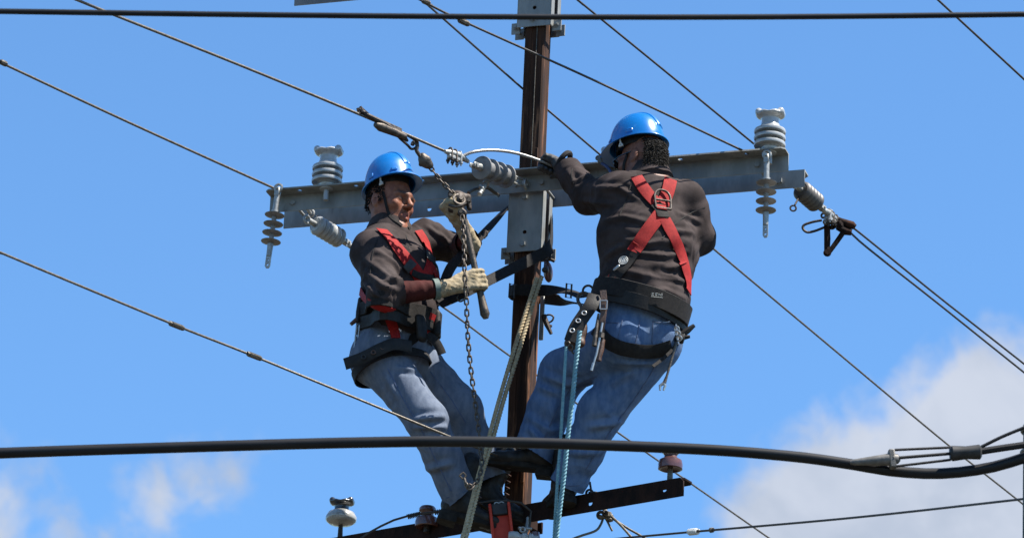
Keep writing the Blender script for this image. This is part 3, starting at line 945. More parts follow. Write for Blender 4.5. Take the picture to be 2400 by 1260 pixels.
# pin insulators on the lower arm
def pin_insulator(label, base, kind):
    t = thing('pin_insulator', label, 'insulator', base, group='pin insulators on the rusty crossarm')
    bm = bmesh.new()
    if kind == 'grey':
        cyl(bm, (0, 0, -.03), (0, 0, .10), .013, 12, .009); lathe(bm, [(.005, -.004), (.026, -.003), (.024, .006), (.014, .012), (.01, .013)], 18)
        obj('pin', bm, 'iron_dark', t, local=True)
        bm = bmesh.new()
        lathe(bm, [(.012, .082), (.030, .083), (.036, .088), (.050, .089), (.063, .098), (.067, .106), (.066, .118), (.056, .136), (.040, .144), (.02, .145)], 32)
        obj('skirt', bm, 'porcelain_white', t, local=True)
        saddle_head('head', t, .138, 'black_glaze', .98, V((.15, .99, 0)))
    else:
        h = .078 if kind == 'tall' else .0
        cyl(bm, (0, 0, -.02), (0, 0, .08 + h * .2), .013, 12, .010)
        obj('pin', bm, 'wire' if kind == 'tall' else 'iron_dark', t, local=True)
        z = .062 if kind == 'tall' else .004
        bm = bmesh.new()
        lathe(bm, [(.012, z + .012), (.034, z + .008), (.044, z - .002), (.050, z), (.0505, z + .02), (.047, z + .036), (.030, z + .046), (.026, z + .056), (.030, z + .064), (.036, z + .070), (.036, z + .080), (.030, z + .088), (.012, z + .091)], 30)
        obj('body', bm, 'brown_glaze', t, local=True)
    return t
# ------------------------------------------------------------------ pin insulators and ties on the lower arm
def on_low(px, py, y=-.045):
    x = xlo(px, py, y); return ll(x, y, ZL + .080)
pin_insulator('pale pin insulator with dark horned top, on the rusty crossarm end', on_low(797, 1256) - AZ * .012, 'grey')
pin_insulator('squat brown glazed insulator with wire wound round its neck', on_low(1000, 1236, -.105) - AZ * .035, 'short')
pin_insulator('brown glazed pin insulator standing at the chamfered end of the rusty crossarm', on_low(1570, 1126), 'tall')
tb = thing('tie_bolt', 'small upright bolt and wire tie on the rusty crossarm next to a boot heel', 'bolt', on_low(1386, 1160))
bm = bmesh.new(); b0 = on_low(1388, 1160)
cyl(bm, b0, b0 + V((-.012, 0, .065)), .0045, 8); cyl(bm, b0, b0 + V((0, 0, .02)), .017, 6)
torus(bm, b0 + V((-.012, 0, .016)), (.4, 1, .2), .014, .005); torus(bm, b0 + V((.012, .01, .012)), (-.6, .5, .6), .012, .005)
obj('stud', bm, 'iron_dark', tb)
# ------------------------------------------------------------------ wires
def wire(name, label, pts, r, mat='wire', ext=(0, 0), lobes=0, pitch=.06, cat='wire', group=None, depth=.16):
    P = [at(*p) if not isinstance(p, V) else p for p in pts]
    if ext[0]: P = [P[0] + (P[0] - P[1]).normalized() * ext[0]] + P
    if ext[1]: P = P + [P[-1] + (P[-1] - P[-2]).normalized() * ext[1]]
    S = smooth_path(P, 10) if len(P) > 2 else P
    bm = bmesh.new()
    if lobes: strand(bm, resample(S, pitch / 9), r, lobes, pitch, depth)
    else: tube(bm, resample(S, .06), r, 18 if r > .008 else 8)
    o = obj(name, bm, mat)
    tag(o, label, cat, group)
    return o
def splice(parent, px, py, Y, d, L=.05, r=.011, mat='wire', n=9):
    c = at(px, py, Y); d = V(d).normalized(); f = frame(d)
    bm = bmesh.new()
    pts = []
    for i in range(n * 8 + 1):
        a = 2 * PI * i / 8
        s = (i / (n * 8) - .5) * L
        k = r * (1 if .12 < i / (n * 8) < .88 else .78)
        pts.append(c + d * s + f.col[0] * (k * math.cos(a)) + f.col[1] * (k * math.sin(a)))
    tube(bm, pts, L / n * .48, 5)
    return obj('splice', bm, mat, parent)
PX = lambda w, Y: w / 2 / ppm(Y)
# overhead cables strung between the viewer and the pole
o = wire('overhead_cable', 'straight black cable crossing above the helmets, in front of the pole top', [(-500, 20, -5), (0, 27, -5), (600, 35, -5), (1200, 40, -5), (1800, 40, -5), (2400, 34, -5), (2900, 26, -5)], PX(14, -5), 'black_cable', (3, 3), cat='cable')
Yc = -3.4
o = wire('overhead_cable', 'thick black sagging cable passing in front of the linemen\'s shins', [(-500, 1082, Yc), (0, 1061, Yc), (400, 1048, Yc), (850, 1036, Yc), (1150, 1035, Yc), (1600, 1050, Yc), (1850, 1068, Yc), (2000, 1088, Yc), (2090, 1103, Yc), (2200, 1109, Yc), (2310, 1097, Yc), (2400, 1072, Yc), (2480, 1040, Yc)], PX(25.5, Yc), 'black_cable', (3, 0), cat='cable')
tk = thing('cable_dead_end', 'tapered grey cable grip with three strands leading to a black block', 'cable clamp', at(2080, 1076, Yc - .03))
Yk = Yc - .04
bm = bmesh.new()
a, b = at(1992, 1083, Yk), at(2084, 1076, Yk)
tube(bm, [a, a.lerp(b, .1), a.lerp(b, .95), b], [.006, .0105, .021, .021], 14)
obj('wedge', bm, 'grip_metal', tk)
bm = bmesh.new(); d = (b - a).normalized(); f = frame(d, AZ)
box(bm, b + d * .010, (.066, .036, .022), f, .004); tube(bm, [b + d * .014, b + d * .030, b + d * .038], [.020, .017, .008], 12)
obj('collar', bm, 'grip_metal', tk)
q0, q1 = at(2228, 1062, Yk), at(2300, 1058, Yk)
bm = bmesh.new(); d2 = (q1 - q0).normalized(); f2 = frame(d2, AZ)
tube(bm, [q0 - d2 * .003, q0 + d2 * .006, q0.lerp(q1, .5), q1 - d2 * .006, q1], [.020, .027, .0225, .026, .018], 16)
obj('block', bm, 'plastic_dark', tk)
for dz in (-.030, 0, .030):
    bm = bmesh.new(); tube(bm, resample([b + d * .018 + AZ * dz + V((0, -.01, 0)), q0 + AZ * dz * .75], .1), .0048 if dz else .0058, 8)
    obj('strand', bm, 'black_cable', tk)
bm = bmesh.new(); tube(bm, smooth_path([q1 + AZ * .018, at(2350, 1022, Yk), at(2405, 999, Yk), at(2470, 968, Yk)], 6), .006, 8)
obj('strand', bm, 'black_cable', tk)
bm = bmesh.new(); tube(bm, smooth_path([q1 + AZ * .002, at(2350, 1049, Yk), at(2405, 1041, Yk), at(2470, 1030, Yk)], 6), .0125, 8)
obj('tail', bm, 'black_cable', tk)
# the pole that carries those cables, just entering the frame
ra = at(2432, 1100, Yc + .05)
np_ = thing('utility_pole', 'dark green-black pole at the picture edge where the thick cable ends', 'pole', (ra.x, ra.y, 0))
bm = bmesh.new(); zt = at(2432, 985, Yc).z
tube(bm, [V((ra.x - .02 * (1 - k), ra.y, zt * k)) for k in (0, .25, .5, .75, .9, 1)], [.075, .068, .06, .054, .051, .050], 20)
pmat('pole_green', (.012, .03, .024), (.03, .05, .04), 12, .7, 0, .3, 50, (1, 1, .2))
obj('shaft', bm, 'pole_green', np_)
for dz_, r_ in ((.10, .056), (.02, .054)):
    bm = bmesh.new(); torus(bm, (ra.x, ra.y, zt - dz_), (0, 0, 1), r_, .006, 24, 8); obj('band', bm, 'galvanised', np_)

# line conductors
G = 'bare line conductors'
rw = .0047
w1 = wire('line_wire', 'bare stranded wire held by the chain hoist grip, leading to the grey disc insulator', [(-60, -102, -2.75), (180, 0, -2.2), (560, 152, -1.35), (835, 265, -.80), (1040, 353, -.49)], .0058, 'wire', (3, 0), 5, .06, group=G)
w2 = wire('line_wire', 'bare wire running to the crossarm end with the hanging insulator, above the face-visible lineman', [(-80, 108, -1.75), (0, 146, -1.55), (300, 286, -.8), (640, 440, .06)], .0054, 'wire', (3, 0), 5, .06, group=G)
splice(w2, 8, 148, -1.54, at(60, 174, -1.4) - at(0, 146, -1.55), .04, .010)
w3 = wire('line_wire', 'bare wire with two splices crossing in front of the linemen\'s shins', [(-80, 555, -2.45), (0, 591, -2.25), (400, 757, -1.35), (610, 840, -.95), (1045, 1019, -.55), (1192, 1077, -.13)], .0050, 'wire', (3, 0), 5, .06, group=G)
d3 = at(500, 796, -1.15) - at(400, 757, -1.35)
splice(w3, 414, 763, -1.32, d3, .085, .0088, n=12)
splice(w3, 596, 834, -.98, d3, .085, .0088, n=12)
w4 = wire('line_wire', 'bare wire passing before the rusty pole to the end insulator beside the dark wire grip', [(930, -26, -2.0), (985, 0, -1.85), (1085, 50, -1.65), (1400, 192, -1.05), (1762, 363, -.42)], .0048, 'wire_dark', (3, 0), 5, .06, group=G)
splice(w4, 1087, 52, -1.645, at(1200, 102, -1.42) - at(1085, 50, -1.65), .062, .010, 'wire', 10)
splice(w4, 998, 5, -1.82, at(1200, 102, -1.42) - at(1085, 50, -1.65), .04, .009, 'wire', 6)
w5 = wire('line_wire', 'bare wire passing behind the pole towards the head of the lineman with his back turned', [(930, -50, -1.1), (1000, 10, -.9), (1225, 208, .02), (1292, 265, .16), (1420, 374, .42)], .0046, 'wire_dark', (2, 0), group=G)
w6 = wire('line_wire', 'bare wire slanting down to the grey post insulator above the dark wire grip', [(1300, -45, -1.5), (1350, -3, -1.35), (1560, 168, -.85), (1768, 338, -.33)], .0046, 'wire_dark', (3, 0), group=G)
w7 = wire('line_wire', 'short stretch of bare wire crossing only the upper corner of sky', [(2130, -65, -1.7), (2195, -3, -1.5), (2400, 186, -1.0), (2500, 280, -.7)], .0046, 'wire_dark', (2, 3), group=G)
w8 = wire('line_wire', 'bare wire leaving behind the back-turned lineman\'s elbow towards the cloud', [(1440, 388, .14), (1640, 556, .7), (1950, 815, 1.7), (2220, 1040, 2.6), (2400, 1182, 3.3)], .0046, 'wire', (0, 6), group=G)
w9 = wire('line_wire', 'bare wire leaving the dark wire grip, the higher of a close pair', [(1962, 508, .06), (2008, 540, .15), (2200, 695, .75), (2400, 852, 1.4)], .0046, 'wire_dark', (0, 6), group=G)
w10 = wire('line_wire', 'bare wire leaving the dark wire grip, the lower of a close pair', [(1985, 536, .10), (2030, 578, .25), (2200, 712, .75), (2400, 872, 1.4)], .0046, 'wire_dark', (0, 6), group=G)
w11 = wire('line_wire', 'thin bare wire receding behind pole and legs from the weathered insulator\'s clamp', [(850, 598, .60), (1035, 717, 1.0), (1190, 830, 1.45), (1450, 1014, 2.3), (1800, 1258, 3.6)], .0045, 'wire', (0, 6), group=G)
w12 = wire('service_wire', 'thin dark service wire with a white splice, rising towards the edge pole', [(1400, 1266, -.3), (1480, 1258, -.5), (1625, 1245, -.8), (2000, 1212, -1.9), (2400, 1168, -3.1)], .0046, 'wire_dark', (2, .12))
splice(w12, 1625, 1245, -.8, at(1700, 1238, -1.0) - at(1600, 1247, -.75), .066, .0115, 'thread_white', 9)
splice(w12, 1668, 1241, -.92, at(1700, 1238, -1.0) - at(1600, 1247, -.75), .02, .009, 'wire', 4)
# jumper in the back-turned lineman's hand
wire('jumper_wire', 'pale twisted jumper wire arching from the disc insulator to a lineman\'s hand', [(1088, 364, -.43), (1110, 356, -.42), (1150, 352, -.38), (1200, 357, -.33), (1250, 371, -.28), (1292, 388, -.25), (1318, 402, -.24)], .0068, 'wire_bright', (0, 0), 4, .035, depth=.22)
# small coupling with short bolt in front of the near arm
hk = thing('hoist_anchor', 'small shackle and bolt tying the chain hoist to the near crossarm', 'shackle', at(1130, 440, -.3))
bm = bmesh.new(); tube(bm, smooth_path([at(1098, 452, -.36), at(1112, 444, -.33), at(1140, 440, -.25), at(1160, 452, -.2), at(1168, 458, -.12)], 5), .0075, 8)
obj('hook', bm, 'iron_tool', hk)
bm = bmesh.new()
cyl(bm, at(1124, 455, -.37), at(1141, 428, -.3), .0085, 10); cyl(bm, at(1139, 431, -.31), at(1142, 426, -.3), .016, 6)
for k in range(5):
    c = at(1124, 455, -.37).lerp(at(1141, 428, -.3), k / 6); torus(bm, c, at(1141, 428, -.3) - at(1124, 455, -.37), .0085, .0022, 12, 6)
torus(bm, at(1129, 442, -.34), (.8, .2, .5), .014, .005)
obj('bolt', bm, 'galvanised_bright', hk)

# wire and red cut-out under the left lineman's boots
wire('tie_wire', 'dark wire looped over the squat brown insulator and round to the red switch', [(835, 1268, -.16), (870, 1244, -.17), (930, 1215, -.18), (985, 1203, -.20), (1050, 1195, -.22), (1100, 1183, -.24), (1150, 1173, -.24), (1205, 1174, -.22), (1235, 1184, -.2), (1246, 1205, -.2), (1236, 1245, -.2)], .0050, 'wire_dark')
tt_ = thing('wire_tie', 'tight dark wire wrapping with a little loop beside the squat brown insulator', 'wire', at(1000, 1202, -.2))
for (xa, ya), (xb, yb) in (((955, 1210), (985, 1203)), ((1018, 1200), (1052, 1195))):
    bm = bmesh.new()
    a, b = at(xa, ya, -.2), at(xb, yb, -.2); f = frame(b - a)
    pts = [a.lerp(b, i / 64) + f.col[0] * .009 * math.cos(i * .8) + f.col[1] * .009 * math.sin(i * .8) for i in range(65)]
    tube(bm, pts, .0028, 5); obj('wrap', bm, 'wire_dark', tt_)
bm = bmesh.new(); torus(bm, at(1042, 1186, -.2), (0, 1, 0), .010, .0016, 14, 5, .55, (1, 0, 0)); obj('loop', bm, 'wire_dark', tt_)
co = thing('fuse_cutout', 'red channel-shaped switch with grey cap and white porcelain, under the boots', 'fuse switch', at(1175, 1262, -.24))
Yr = -.26
a, b = at(1180, 1275, Yr), at(1170, 1185, Yr)
fz = (b - a).normalized(); fx = (RT - fz * RT.dot(fz)).normalized(); fyy = fz.cross(fx)
rm = Matrix((fx, fyy, fz)).transposed(); L = (b - a).length; mid = (a + b) / 2
bm = bmesh.new(); box(bm, mid - fz * .012, (.066, .006, L - .03), rm, .001); obj('panel', bm, 'plastic_red', co)
for e in (-1, 1):
    bm = bmesh.new(); box(bm, mid + fx * e * .039 - fyy * .014, (.012, .040, L + .01), rm, .003); obj('side_rail', bm, 'plastic_red', co)
bm = bmesh.new(); box(bm, b - fz * .018 - fyy * .008, (.066, .02, .05), rm, .004); obj('cap', bm, 'plastic_dark', co)
bm = bmesh.new()
for e in (-1, 1): torus(bm, b + fz * .004 + fx * e * .010 - fyy * .01, fyy, .010, .003, 14, 6)
obj('ring', bm, 'galvanised_bright', co)
pc = thing('fuse_insulator', 'white ribbed porcelain piece lying at the foot of the red switch', 'insulator', at(1222, 1262, -.3))
bm = bmesh.new(); a, b = at(1190, 1257, -.3), at(1262, 1262, -.3); d = (b - a).normalized()
m_ = mx(a, frame(d)); LL = (b - a).length
lathe(bm, [(.006, 0), (.022, .003), (.026, .02), (.024, .04), (.016, .05), (.016, .056), (.022, .06), (.022, .072), (.015, .077), (.015, .083), (.021, .088), (.021, .10), (.014, .105), (.014, LL)], 24, m_)
obj('body', bm, 'porcelain_white', pc)
bm = bmesh.new(); cyl(bm, at(1232, 1255, -.25), at(1237, 1212, -.2), .006); torus(bm, at(1225, 1240, -.27), (.2, 1, 0), .010, .004); cyl(bm, at(1215, 1236, -.27), at(1246, 1238, -.25), .006)
obj('terminal', bm, 'galvanised_bright', pc)
bm = bmesh.new(); cyl(bm, at(1255, 1290, -.2), at(1252, 1248, -.2), .026, 18, .022); obj('stud_cap', bm, 'brown_glaze', pc)
# tie hanging under the lower arm on the right
th_ = thing('wire_connector', 'clustered pale clamps with wire tails hanging beneath the rusty crossarm', 'connector', at(1420, 1205, -.25))
bm = bmesh.new()
torus(bm, at(1408, 1206, -.25), (.3, 1, .1), .013, .007); torus(bm, at(1428, 1212, -.25), (-.3, 1, .3), .013, .007)
cyl(bm, at(1417, 1192, -.2), at(1422, 1210, -.25), .010); cyl(bm, at(1404, 1208, -.26), at(1437, 1218, -.26), .007); cyl(bm, at(1421, 1216, -.25), at(1435, 1243, -.25), .0045)
box(bm, at(1424, 1205, -.26), (.03, .022, .026), frame((.3, .2, 1)), .004)
obj('clamp', bm, 'wire', th_)
for pts in ([(1415, 1208, -.25), (1408, 1228, -.27), (1395, 1243, -.28), (1360, 1255, -.3), (1320, 1270, -.3)], [(1420, 1196, -.25), (1432, 1208, -.26), (1455, 1230, -.27), (1480, 1258, -.28), (1500, 1280, -.28)], [(1436, 1214, -.24), (1470, 1236, -.2), (1505, 1256, -.15), (1540, 1278, -.1)]):
    bm = bmesh.new(); tube(bm, smooth_path([at(*p) for p in pts], 6), .0052, 8); obj('wire_tail', bm, 'wire', th_)

# ------------------------------------------------------------------ chain hoist
YH = -.46
def wire_grip(label, pa, pb, pc, Y0, Y1, grp='wire grips'):
    t = thing('wire_grip', label, 'wire grip', at(*pc, Y1), group=grp)
    return t
wg = thing('wire_grip', 'rusty come-along grip clamped on the wire above the face-visible lineman\'s helmet', 'wire grip', at(930, 310, -.64), group='wire grips')
g0, g1 = at(880, 285, -.73), at(950, 316, -.62)
d = (g1 - g0).normalized(); f = frame(d, AZ)
bm = bmesh.new()                                           # the long jaw lever above the wire
tube(bm, [at(840, 256, -.79), at(858, 268, -.77), at(900, 290, -.71), at(925, 308, -.66)], [.010, .009, .013, .012], 8)
tube(bm, [at(846, 252, -.77), at(866, 270, -.75), at(905, 300, -.69)], [.005, .006, .006], 6)
for px, py in ((838, 254), (845, 250)): cyl(bm, at(px, py, -.79), at(px + 5, py + 14, -.79), .006, 6)
obj('lever', bm, 'iron_dark', wg)
bm = bmesh.new()
tube(bm, [g0 - f.col[0] * .012, g0 - f.col[0] * .012 + d * .03, g1 - f.col[0] * .010], [.012, .021, .013], 10)
box(bm, g0.lerp(g1, .55) + f.col[0] * .004, (.030, .020, .10), f, .005)
tube(bm, [at(925, 308, -.66), at(948, 324, -.6), at(955, 330, -.58)], [.014, .012, .006], 8)
hexbolt(bm, g0.lerp(g1, .3) - f.col[1] * .012, -f.col[1] if f.col[1].y > 0 else f.col[1], .010, .008)
obj('jaw', bm, 'iron_tool', wg)
bm = bmesh.new()
tube(bm, smooth_path([at(925, 310, -.66), at(935, 322, -.63), at(955, 340, -.59), at(964, 349, -.57), at(974, 346, -.56), at(979, 334, -.56), at(968, 325, -.58), at(940, 309, -.63)], 5), .0055, 8)
obj('bail', bm, 'iron_dark', wg)
hoist = thing('chain_hoist', 'dark lever chain hoist with long handle, gripped by the lineman in pale gloves', 'chain hoist', at(1080, 480, YH))
bm = bmesh.new()                                           # upper hook and swivel block
tube(bm, smooth_path([at(966, 340, -.55), at(970, 333, -.55), at(978, 340, -.56), at(976, 352, -.56), at(982, 362, -.55), at(988, 372, -.54)], 4), .0085, 8)
obj('hook', bm, 'iron_tool', hoist)
pr = [ell(at(996, 378, -.53), (.026, .022, .034), frame(at(1010, 395, -.52) - at(985, 365, -.54)), k=.01), cap(at(990, 365, -.54), at(1008, 388, -.52), .012, .014, k=.012), cap(at(1003, 372, -.54), at(985, 386, -.52), .010, .008, k=.008)]
v, q = blend(pr, .004); obj('swivel', mesh_from('swivel', relax(v, q, 1), q), 'iron_tool', hoist)
pr = [ell(at(1072, 472, YH), (.046, .036, .044), frame((.25, -.9, .2)), k=.012), cap(at(1058, 455, YH - .01), at(1095, 462, YH), .017, .014, k=.012),
      cap(at(1098, 462, YH), at(1100, 488, YH), .011, k=.01), cap(at(1060, 488, YH), at(1085, 500, YH - .01), .022, .018, k=.014)]
v, q = blend(pr, .0045); obj('gear_case', mesh_from('gear_case', relax(v, q, 1), q), 'iron_dark', hoist)
bm = bmesh.new()
torus(bm, at(1076, 468, YH - .04), (.3, -1, .3), .024, .007, 24, 8); hexbolt(bm, at(1080, 466, YH - .04), (.2, -1, .2), .009, .010)
for px, py in ((1056, 458), (1099, 470), (1080, 497)): hexbolt(bm, at(px, py, YH - .035), (0, -1, 0), .008, .010)
tube(bm, smooth_path([at(1052, 480, YH - .04), at(1070, 484, YH - .05), at(1092, 476, YH - .04)], 5), .006, 6)
obj('brake_cover', bm, 'iron_tool', hoist)
bm = bmesh.new()
h0, h1 = at(1086, 505, YH + .02), at(1138, 742, YH + .05)
tube(bm, [h0, h0.lerp(h1, .1), h0.lerp(h1, .55), h0.lerp(h1, .78), h0.lerp(h1, .93), h0.lerp(h1, .975), h0.lerp(h1, 1.015)], [.013, .0135, .0135, .0145, .0185, .0205, .012], 12)
obj('lever_handle', bm, 'iron_tool', hoist)
# chain: every link a part of the hoist
lbm = bmesh.new()
lp = []
for i in range(16):
    a = 2 * PI * i / 16
    lp.append(V((.0078 * math.cos(a), 0, .0078 * math.sin(a) + (.0082 if math.sin(a) >= 0 else -.0082))))
tube(lbm, lp, .0034, 6, closed=True)
lme = bpy.data.meshes.new('link'); lbm.to_mesh(lme); lbm.free(); lme.shade_smooth(); lme.materials.append(MATS['iron_tool'])
def chain(pts, phase=0):
    P = resample(smooth_path([at(*p) for p in pts], 10), .0245)
    for i in range(len(P) - 1):
        d = P[i + 1] - P[i]
        f = frame(d, V((1, -.25, 0)))
        if (i + phase) % 2: f = f @ Matrix.Rotation(PI / 2, 3, 'Z')
        f = f @ Matrix.Rotation(random.uniform(-.3, .3), 3, 'Z')
        share('link', lme, hoist, mx((P[i] + P[i + 1]) / 2, f))
chain([(1006, 388, -.52), (1030, 420, -.50), (1064, 456, -.49)])
chain([(1083, 505, YH - .05), (1087, 560, YH - .07), (1089, 640, YH - .10), (1093, 700, YH - .09), (1096, 780, YH - .07), (1103, 860, YH - .05), (1116, 960, YH - .03), (1126, 1040, YH - .02), (1129, 1085, YH - .02), (1122, 1120, YH - .04), (1104, 1142, YH - .06)])
bm = bmesh.new()
tube(bm, smooth_path([at(1101, 1142, YH - .06), at(1092, 1132, YH - .06), at(1088, 1120, YH - .06)], 4), .006, 8)
e_ = at(1085, 1114, YH - .06)
for a, b in (((-8, 0), (0, -8)), ((0, -8), (8, 0)), ((8, 0), (0, 8)), ((0, 8), (-8, 0))):
    cyl(bm, at(1085 + a[0], 1114 + a[1], YH - .06), at(1085 + b[0], 1114 + b[1], YH - .06), .0035, 6)
torus(bm, at(1100, 1140, YH - .06), (.2, 1, .3), .011, .004); torus(bm, at(1093, 1136, YH - .06), (.8, .4, .3), .009, .004)
obj('end_hook', bm, 'iron_tool', hoist)

# dark wire grip on the right
wg2 = thing('wire_grip', 'dark V-shaped wire grip with a loose loop, hanging at the crossarm end', 'wire grip', at(1960, 540, .06), group='wire grips')
Yg = .05
bm = bmesh.new(); tube(bm, smooth_path([at(1926, 516, Yg), at(1905, 520, Yg), at(1885, 527, Yg), at(1882, 536, Yg), at(1892, 544, Yg), at(1910, 541, Yg), at(1936, 531, Yg)], 5), .0058, 8); obj('bail', bm, 'iron_dark', wg2)
bm = bmesh.new()
tube(bm, [at(1938, 520, Yg), at(1939, 560, Yg), at(1938, 594, Yg)], [.013, .014, .012], 8)
tube(bm, [at(1982, 536, Yg), at(1962, 565, Yg), at(1941, 594, Yg)], [.012, .011, .010], 8)
hexbolt(bm, at(1939, 592, Yg - .012), (0, -1, 0), .012, .01)
obj('lever', bm, 'rust_dark', wg2)
bm = bmesh.new()
tube(bm, [at(1950, 508, Yg), at(1970, 520, Yg), at(1998, 528, Yg), at(2004, 532, Yg)], [.010, .018, .018, .012], 10)
tube(bm, [at(1962, 532, Yg - .01), at(1982, 542, Yg), at(1996, 545, Yg)], [.012, .017, .013], 10)
box(bm, at(1972, 530, Yg), (.03, .03, .06), frame(at(1998, 545, .1) - at(1960, 515, 0)), .006)
torus(bm, at(1950, 528, Yg), (.3, 1, .1), .014, .006)
obj('jaw', bm, 'rust_dark', wg2)
bm = bmesh.new()
for px, py in ((1930, 505), (1942, 512), (1952, 520), (1936, 520), (1946, 498)):
    torus(bm, at(px, py, Yg - .02), (random.uniform(-1, 1), 1, random.uniform(-.5, .5)), .010, .005, 12, 6)
obj('coupling', bm, 'wire', wg2)
# tool and bar hanging on the far side of the shaft
hb_ = thing('hanging_bar', 'flat steel bar with a hooked clip hanging beside the rusty shaft', 'bar', at(1270, 745, -.02))
bm = bmesh.new(); box(bm, at(1270, 745, .0), (.019, .012, .20), frame(UP, RT) @ Matrix.Rotation(-PI/2, 3, 'Z') if False else Matrix((AX, AY, AZ)).transposed(), .003); obj('bar', bm, 'galvanised', hb_)
bm = bmesh.new()
tube(bm, smooth_path([at(1276, 740, -.02), at(1288, 737, -.02), at(1297, 742, -.02), at(1294, 751, -.02), at(1284, 757, -.02)], 4), .0042, 8)
tube(bm, [at(1274, 738, -.02), at(1282, 760, -.02), at(1292, 782, -.02)], [.011, .012, .007], 8)
tube(bm, [at(1282, 762, -.02), at(1294, 764, -.02)], [.010, .005], 6)
obj('clip', bm, 'iron_dark', hb_)
# small clamp with a blue handle lying on the near crossarm
bc = thing('hand_clamp', 'small grey clamp with dark blue handle in front of the back-turned lineman\'s chin', 'clamp', at(1416, 390, -.42))
bm = bmesh.new(); box(bm, at(1406, 376, -.42), (.020, .018, .034), frame((-.3, .1, 1)), .004); torus(bm, at(1402, 370, -.42), (.3, 1, 0), .009, .004, 14, 6); obj('jaw', bm, 'grip_metal', bc)
bm = bmesh.new(); tube(bm, smooth_path([at(1408, 382, -.42), at(1418, 388, -.43), at(1427, 396, -.44), at(1434, 408, -.45)], 4), [.007] * 13, 8); obj('handle', bm, 'handle_blue', bc)
# ------------------------------------------------------------------ people
def headm(org, fwd, pitch=0.0, roll=0.0, s=1.0):
    """matrix: local x = where the face looks, y = its left, z = up"""
    x = V(fwd).normalized(); z = AZ - x * AZ.dot(x); z.normalize(); y = z.cross(x)
    m = Matrix((x, y, z)).transposed()
    m = m @ Matrix.Rotation(pitch, 3, 'Y') @ Matrix.Rotation(roll, 3, 'X')
    return Matrix.Translation(V(org)) @ m.to_4x4() @ Matrix.Diagonal((s, s, s, 1))
def head_prims(M):
    s = M.to_scale().x
    rot = M.to_3x3().normalized()
    p = lambda x, y, z: M @ V((x, y, z))
    L = []
    def e(c, r, k=.02, sub=False, rr=None): L.append(ell(p(*c), [a * s for a in r], rot if rr is None else rot @ rr, k * s, sub))
    def c(a, b, ra, rb=None, k=.015, sub=False): L.append(cap(p(*a), p(*b), ra * s, (ra if rb is None else rb) * s, k * s, sub))
    e((-.012, 0, .035), (.094, .075, .092), .02)
    e((.028, 0, -.04), (.060, .056, .076), .03)
    c((.055, 0, -.112), (.072, 0, -.108), .020, .018, .03)
    for sg in (-1, 1):
        c((-.005, sg * .056, -.045), (.058, sg * .020, -.112), .018, .014, .03)
        e((.052, sg * .042, -.022), (.030, .022, .024), .02)
        c((.076, sg * .044, .018), (.088, sg * .010, .021), .010, .011, .028)
    c((.086, 0, .016), (.112, 0, -.026), .0080, .0125, .012)
    for sg in (-1, 1): c((.095, sg * .012, -.033), (.102, sg * .010, -.034), .0085, .007, .006)
    for sg in (-1, 1): e((.100, sg * .034, .000), (.014, .020, .010), .016, True)
    for sg in (-1, 1): e((.0745, sg * .032, -.001), (.0125, .015, .0105), .006)
    c((.088, -.019, -.070), (.096, 0, -.0625), .006, .0075, .006); c((.088, .019, -.070), (.096, 0, -.0625), .006, .0075, .006)
    c((.087, -.014, -.077), (.093, 0, -.080), .006, .0080, .006); c((.087, .014, -.077), (.093, 0, -.080), .006, .0080, .006)
    c((.102, -.013, -.0712), (.102, .013, -.0712), .0036, .0036, .004, True)
    for sg in (-1, 1):
        e((-.010, sg * .078, -.006), (.019, .008, .032), .006, False, Matrix.Rotation(-.25, 3, 'Y'))
        e((-.004, sg * .087, -.004), (.010, .006, .018), .005, True, Matrix.Rotation(-.25, 3, 'Y'))
    c((-.018, 0, -.06), (-.035, 0, -.20), .056, .060, .03)
    return L
def tint_mesh(me, M, v, base, lips=(.26, .075, .055), brow=True):
    inv = A(M.inverted())
    l = v @ inv[:3, :3].T + inv[:3, 3]
    col = np.tile(np.array(base), (len(v), 1))
    def mixin(mask, c): col[:] = col * (1 - mask[:, None]) + np.array(c) * mask[:, None]
    g = lambda c, r: np.exp(-(((l - np.array(c)) / np.array(r)) ** 2).sum(1))
    mixin(np.clip(g((.095, 0, -.070), (.02, .021, .011)) * 1.1, 0, .75), lips)
    mixin(np.clip(g((.06, .045, -.03), (.03, .02, .03)) * .35 + g((.06, -.045, -.03), (.03, .02, .03)) * .35, 0, .4), (base[0] * 1.12, base[1] * .9, base[2] * .85))
    mixin(np.clip(g((.06, 0, -.105), (.05, .05, .02)) * .3, 0, .3), (base[0] * .7, base[1] * .72, base[2] * .8))
    if brow:
        for sg in (-1, 1): mixin(np.clip(g((.092, sg * .032, .024), (.02, .021, .006)) * 1.2, 0, .9), (.02, .015, .012))
    for sg in (-1, 1): mixin(np.clip(g((.088, sg * .032, -.001), (.02, .016, .0045)) * 1.1, 0, .85), (.03, .02, .016))
    at_ = me.attributes.new('tint', 'FLOAT_COLOR', 'POINT')
    at_.data.foreach_set('color', np.concatenate([col, np.ones((len(v), 1))], 1).astype(np.float32).ravel())
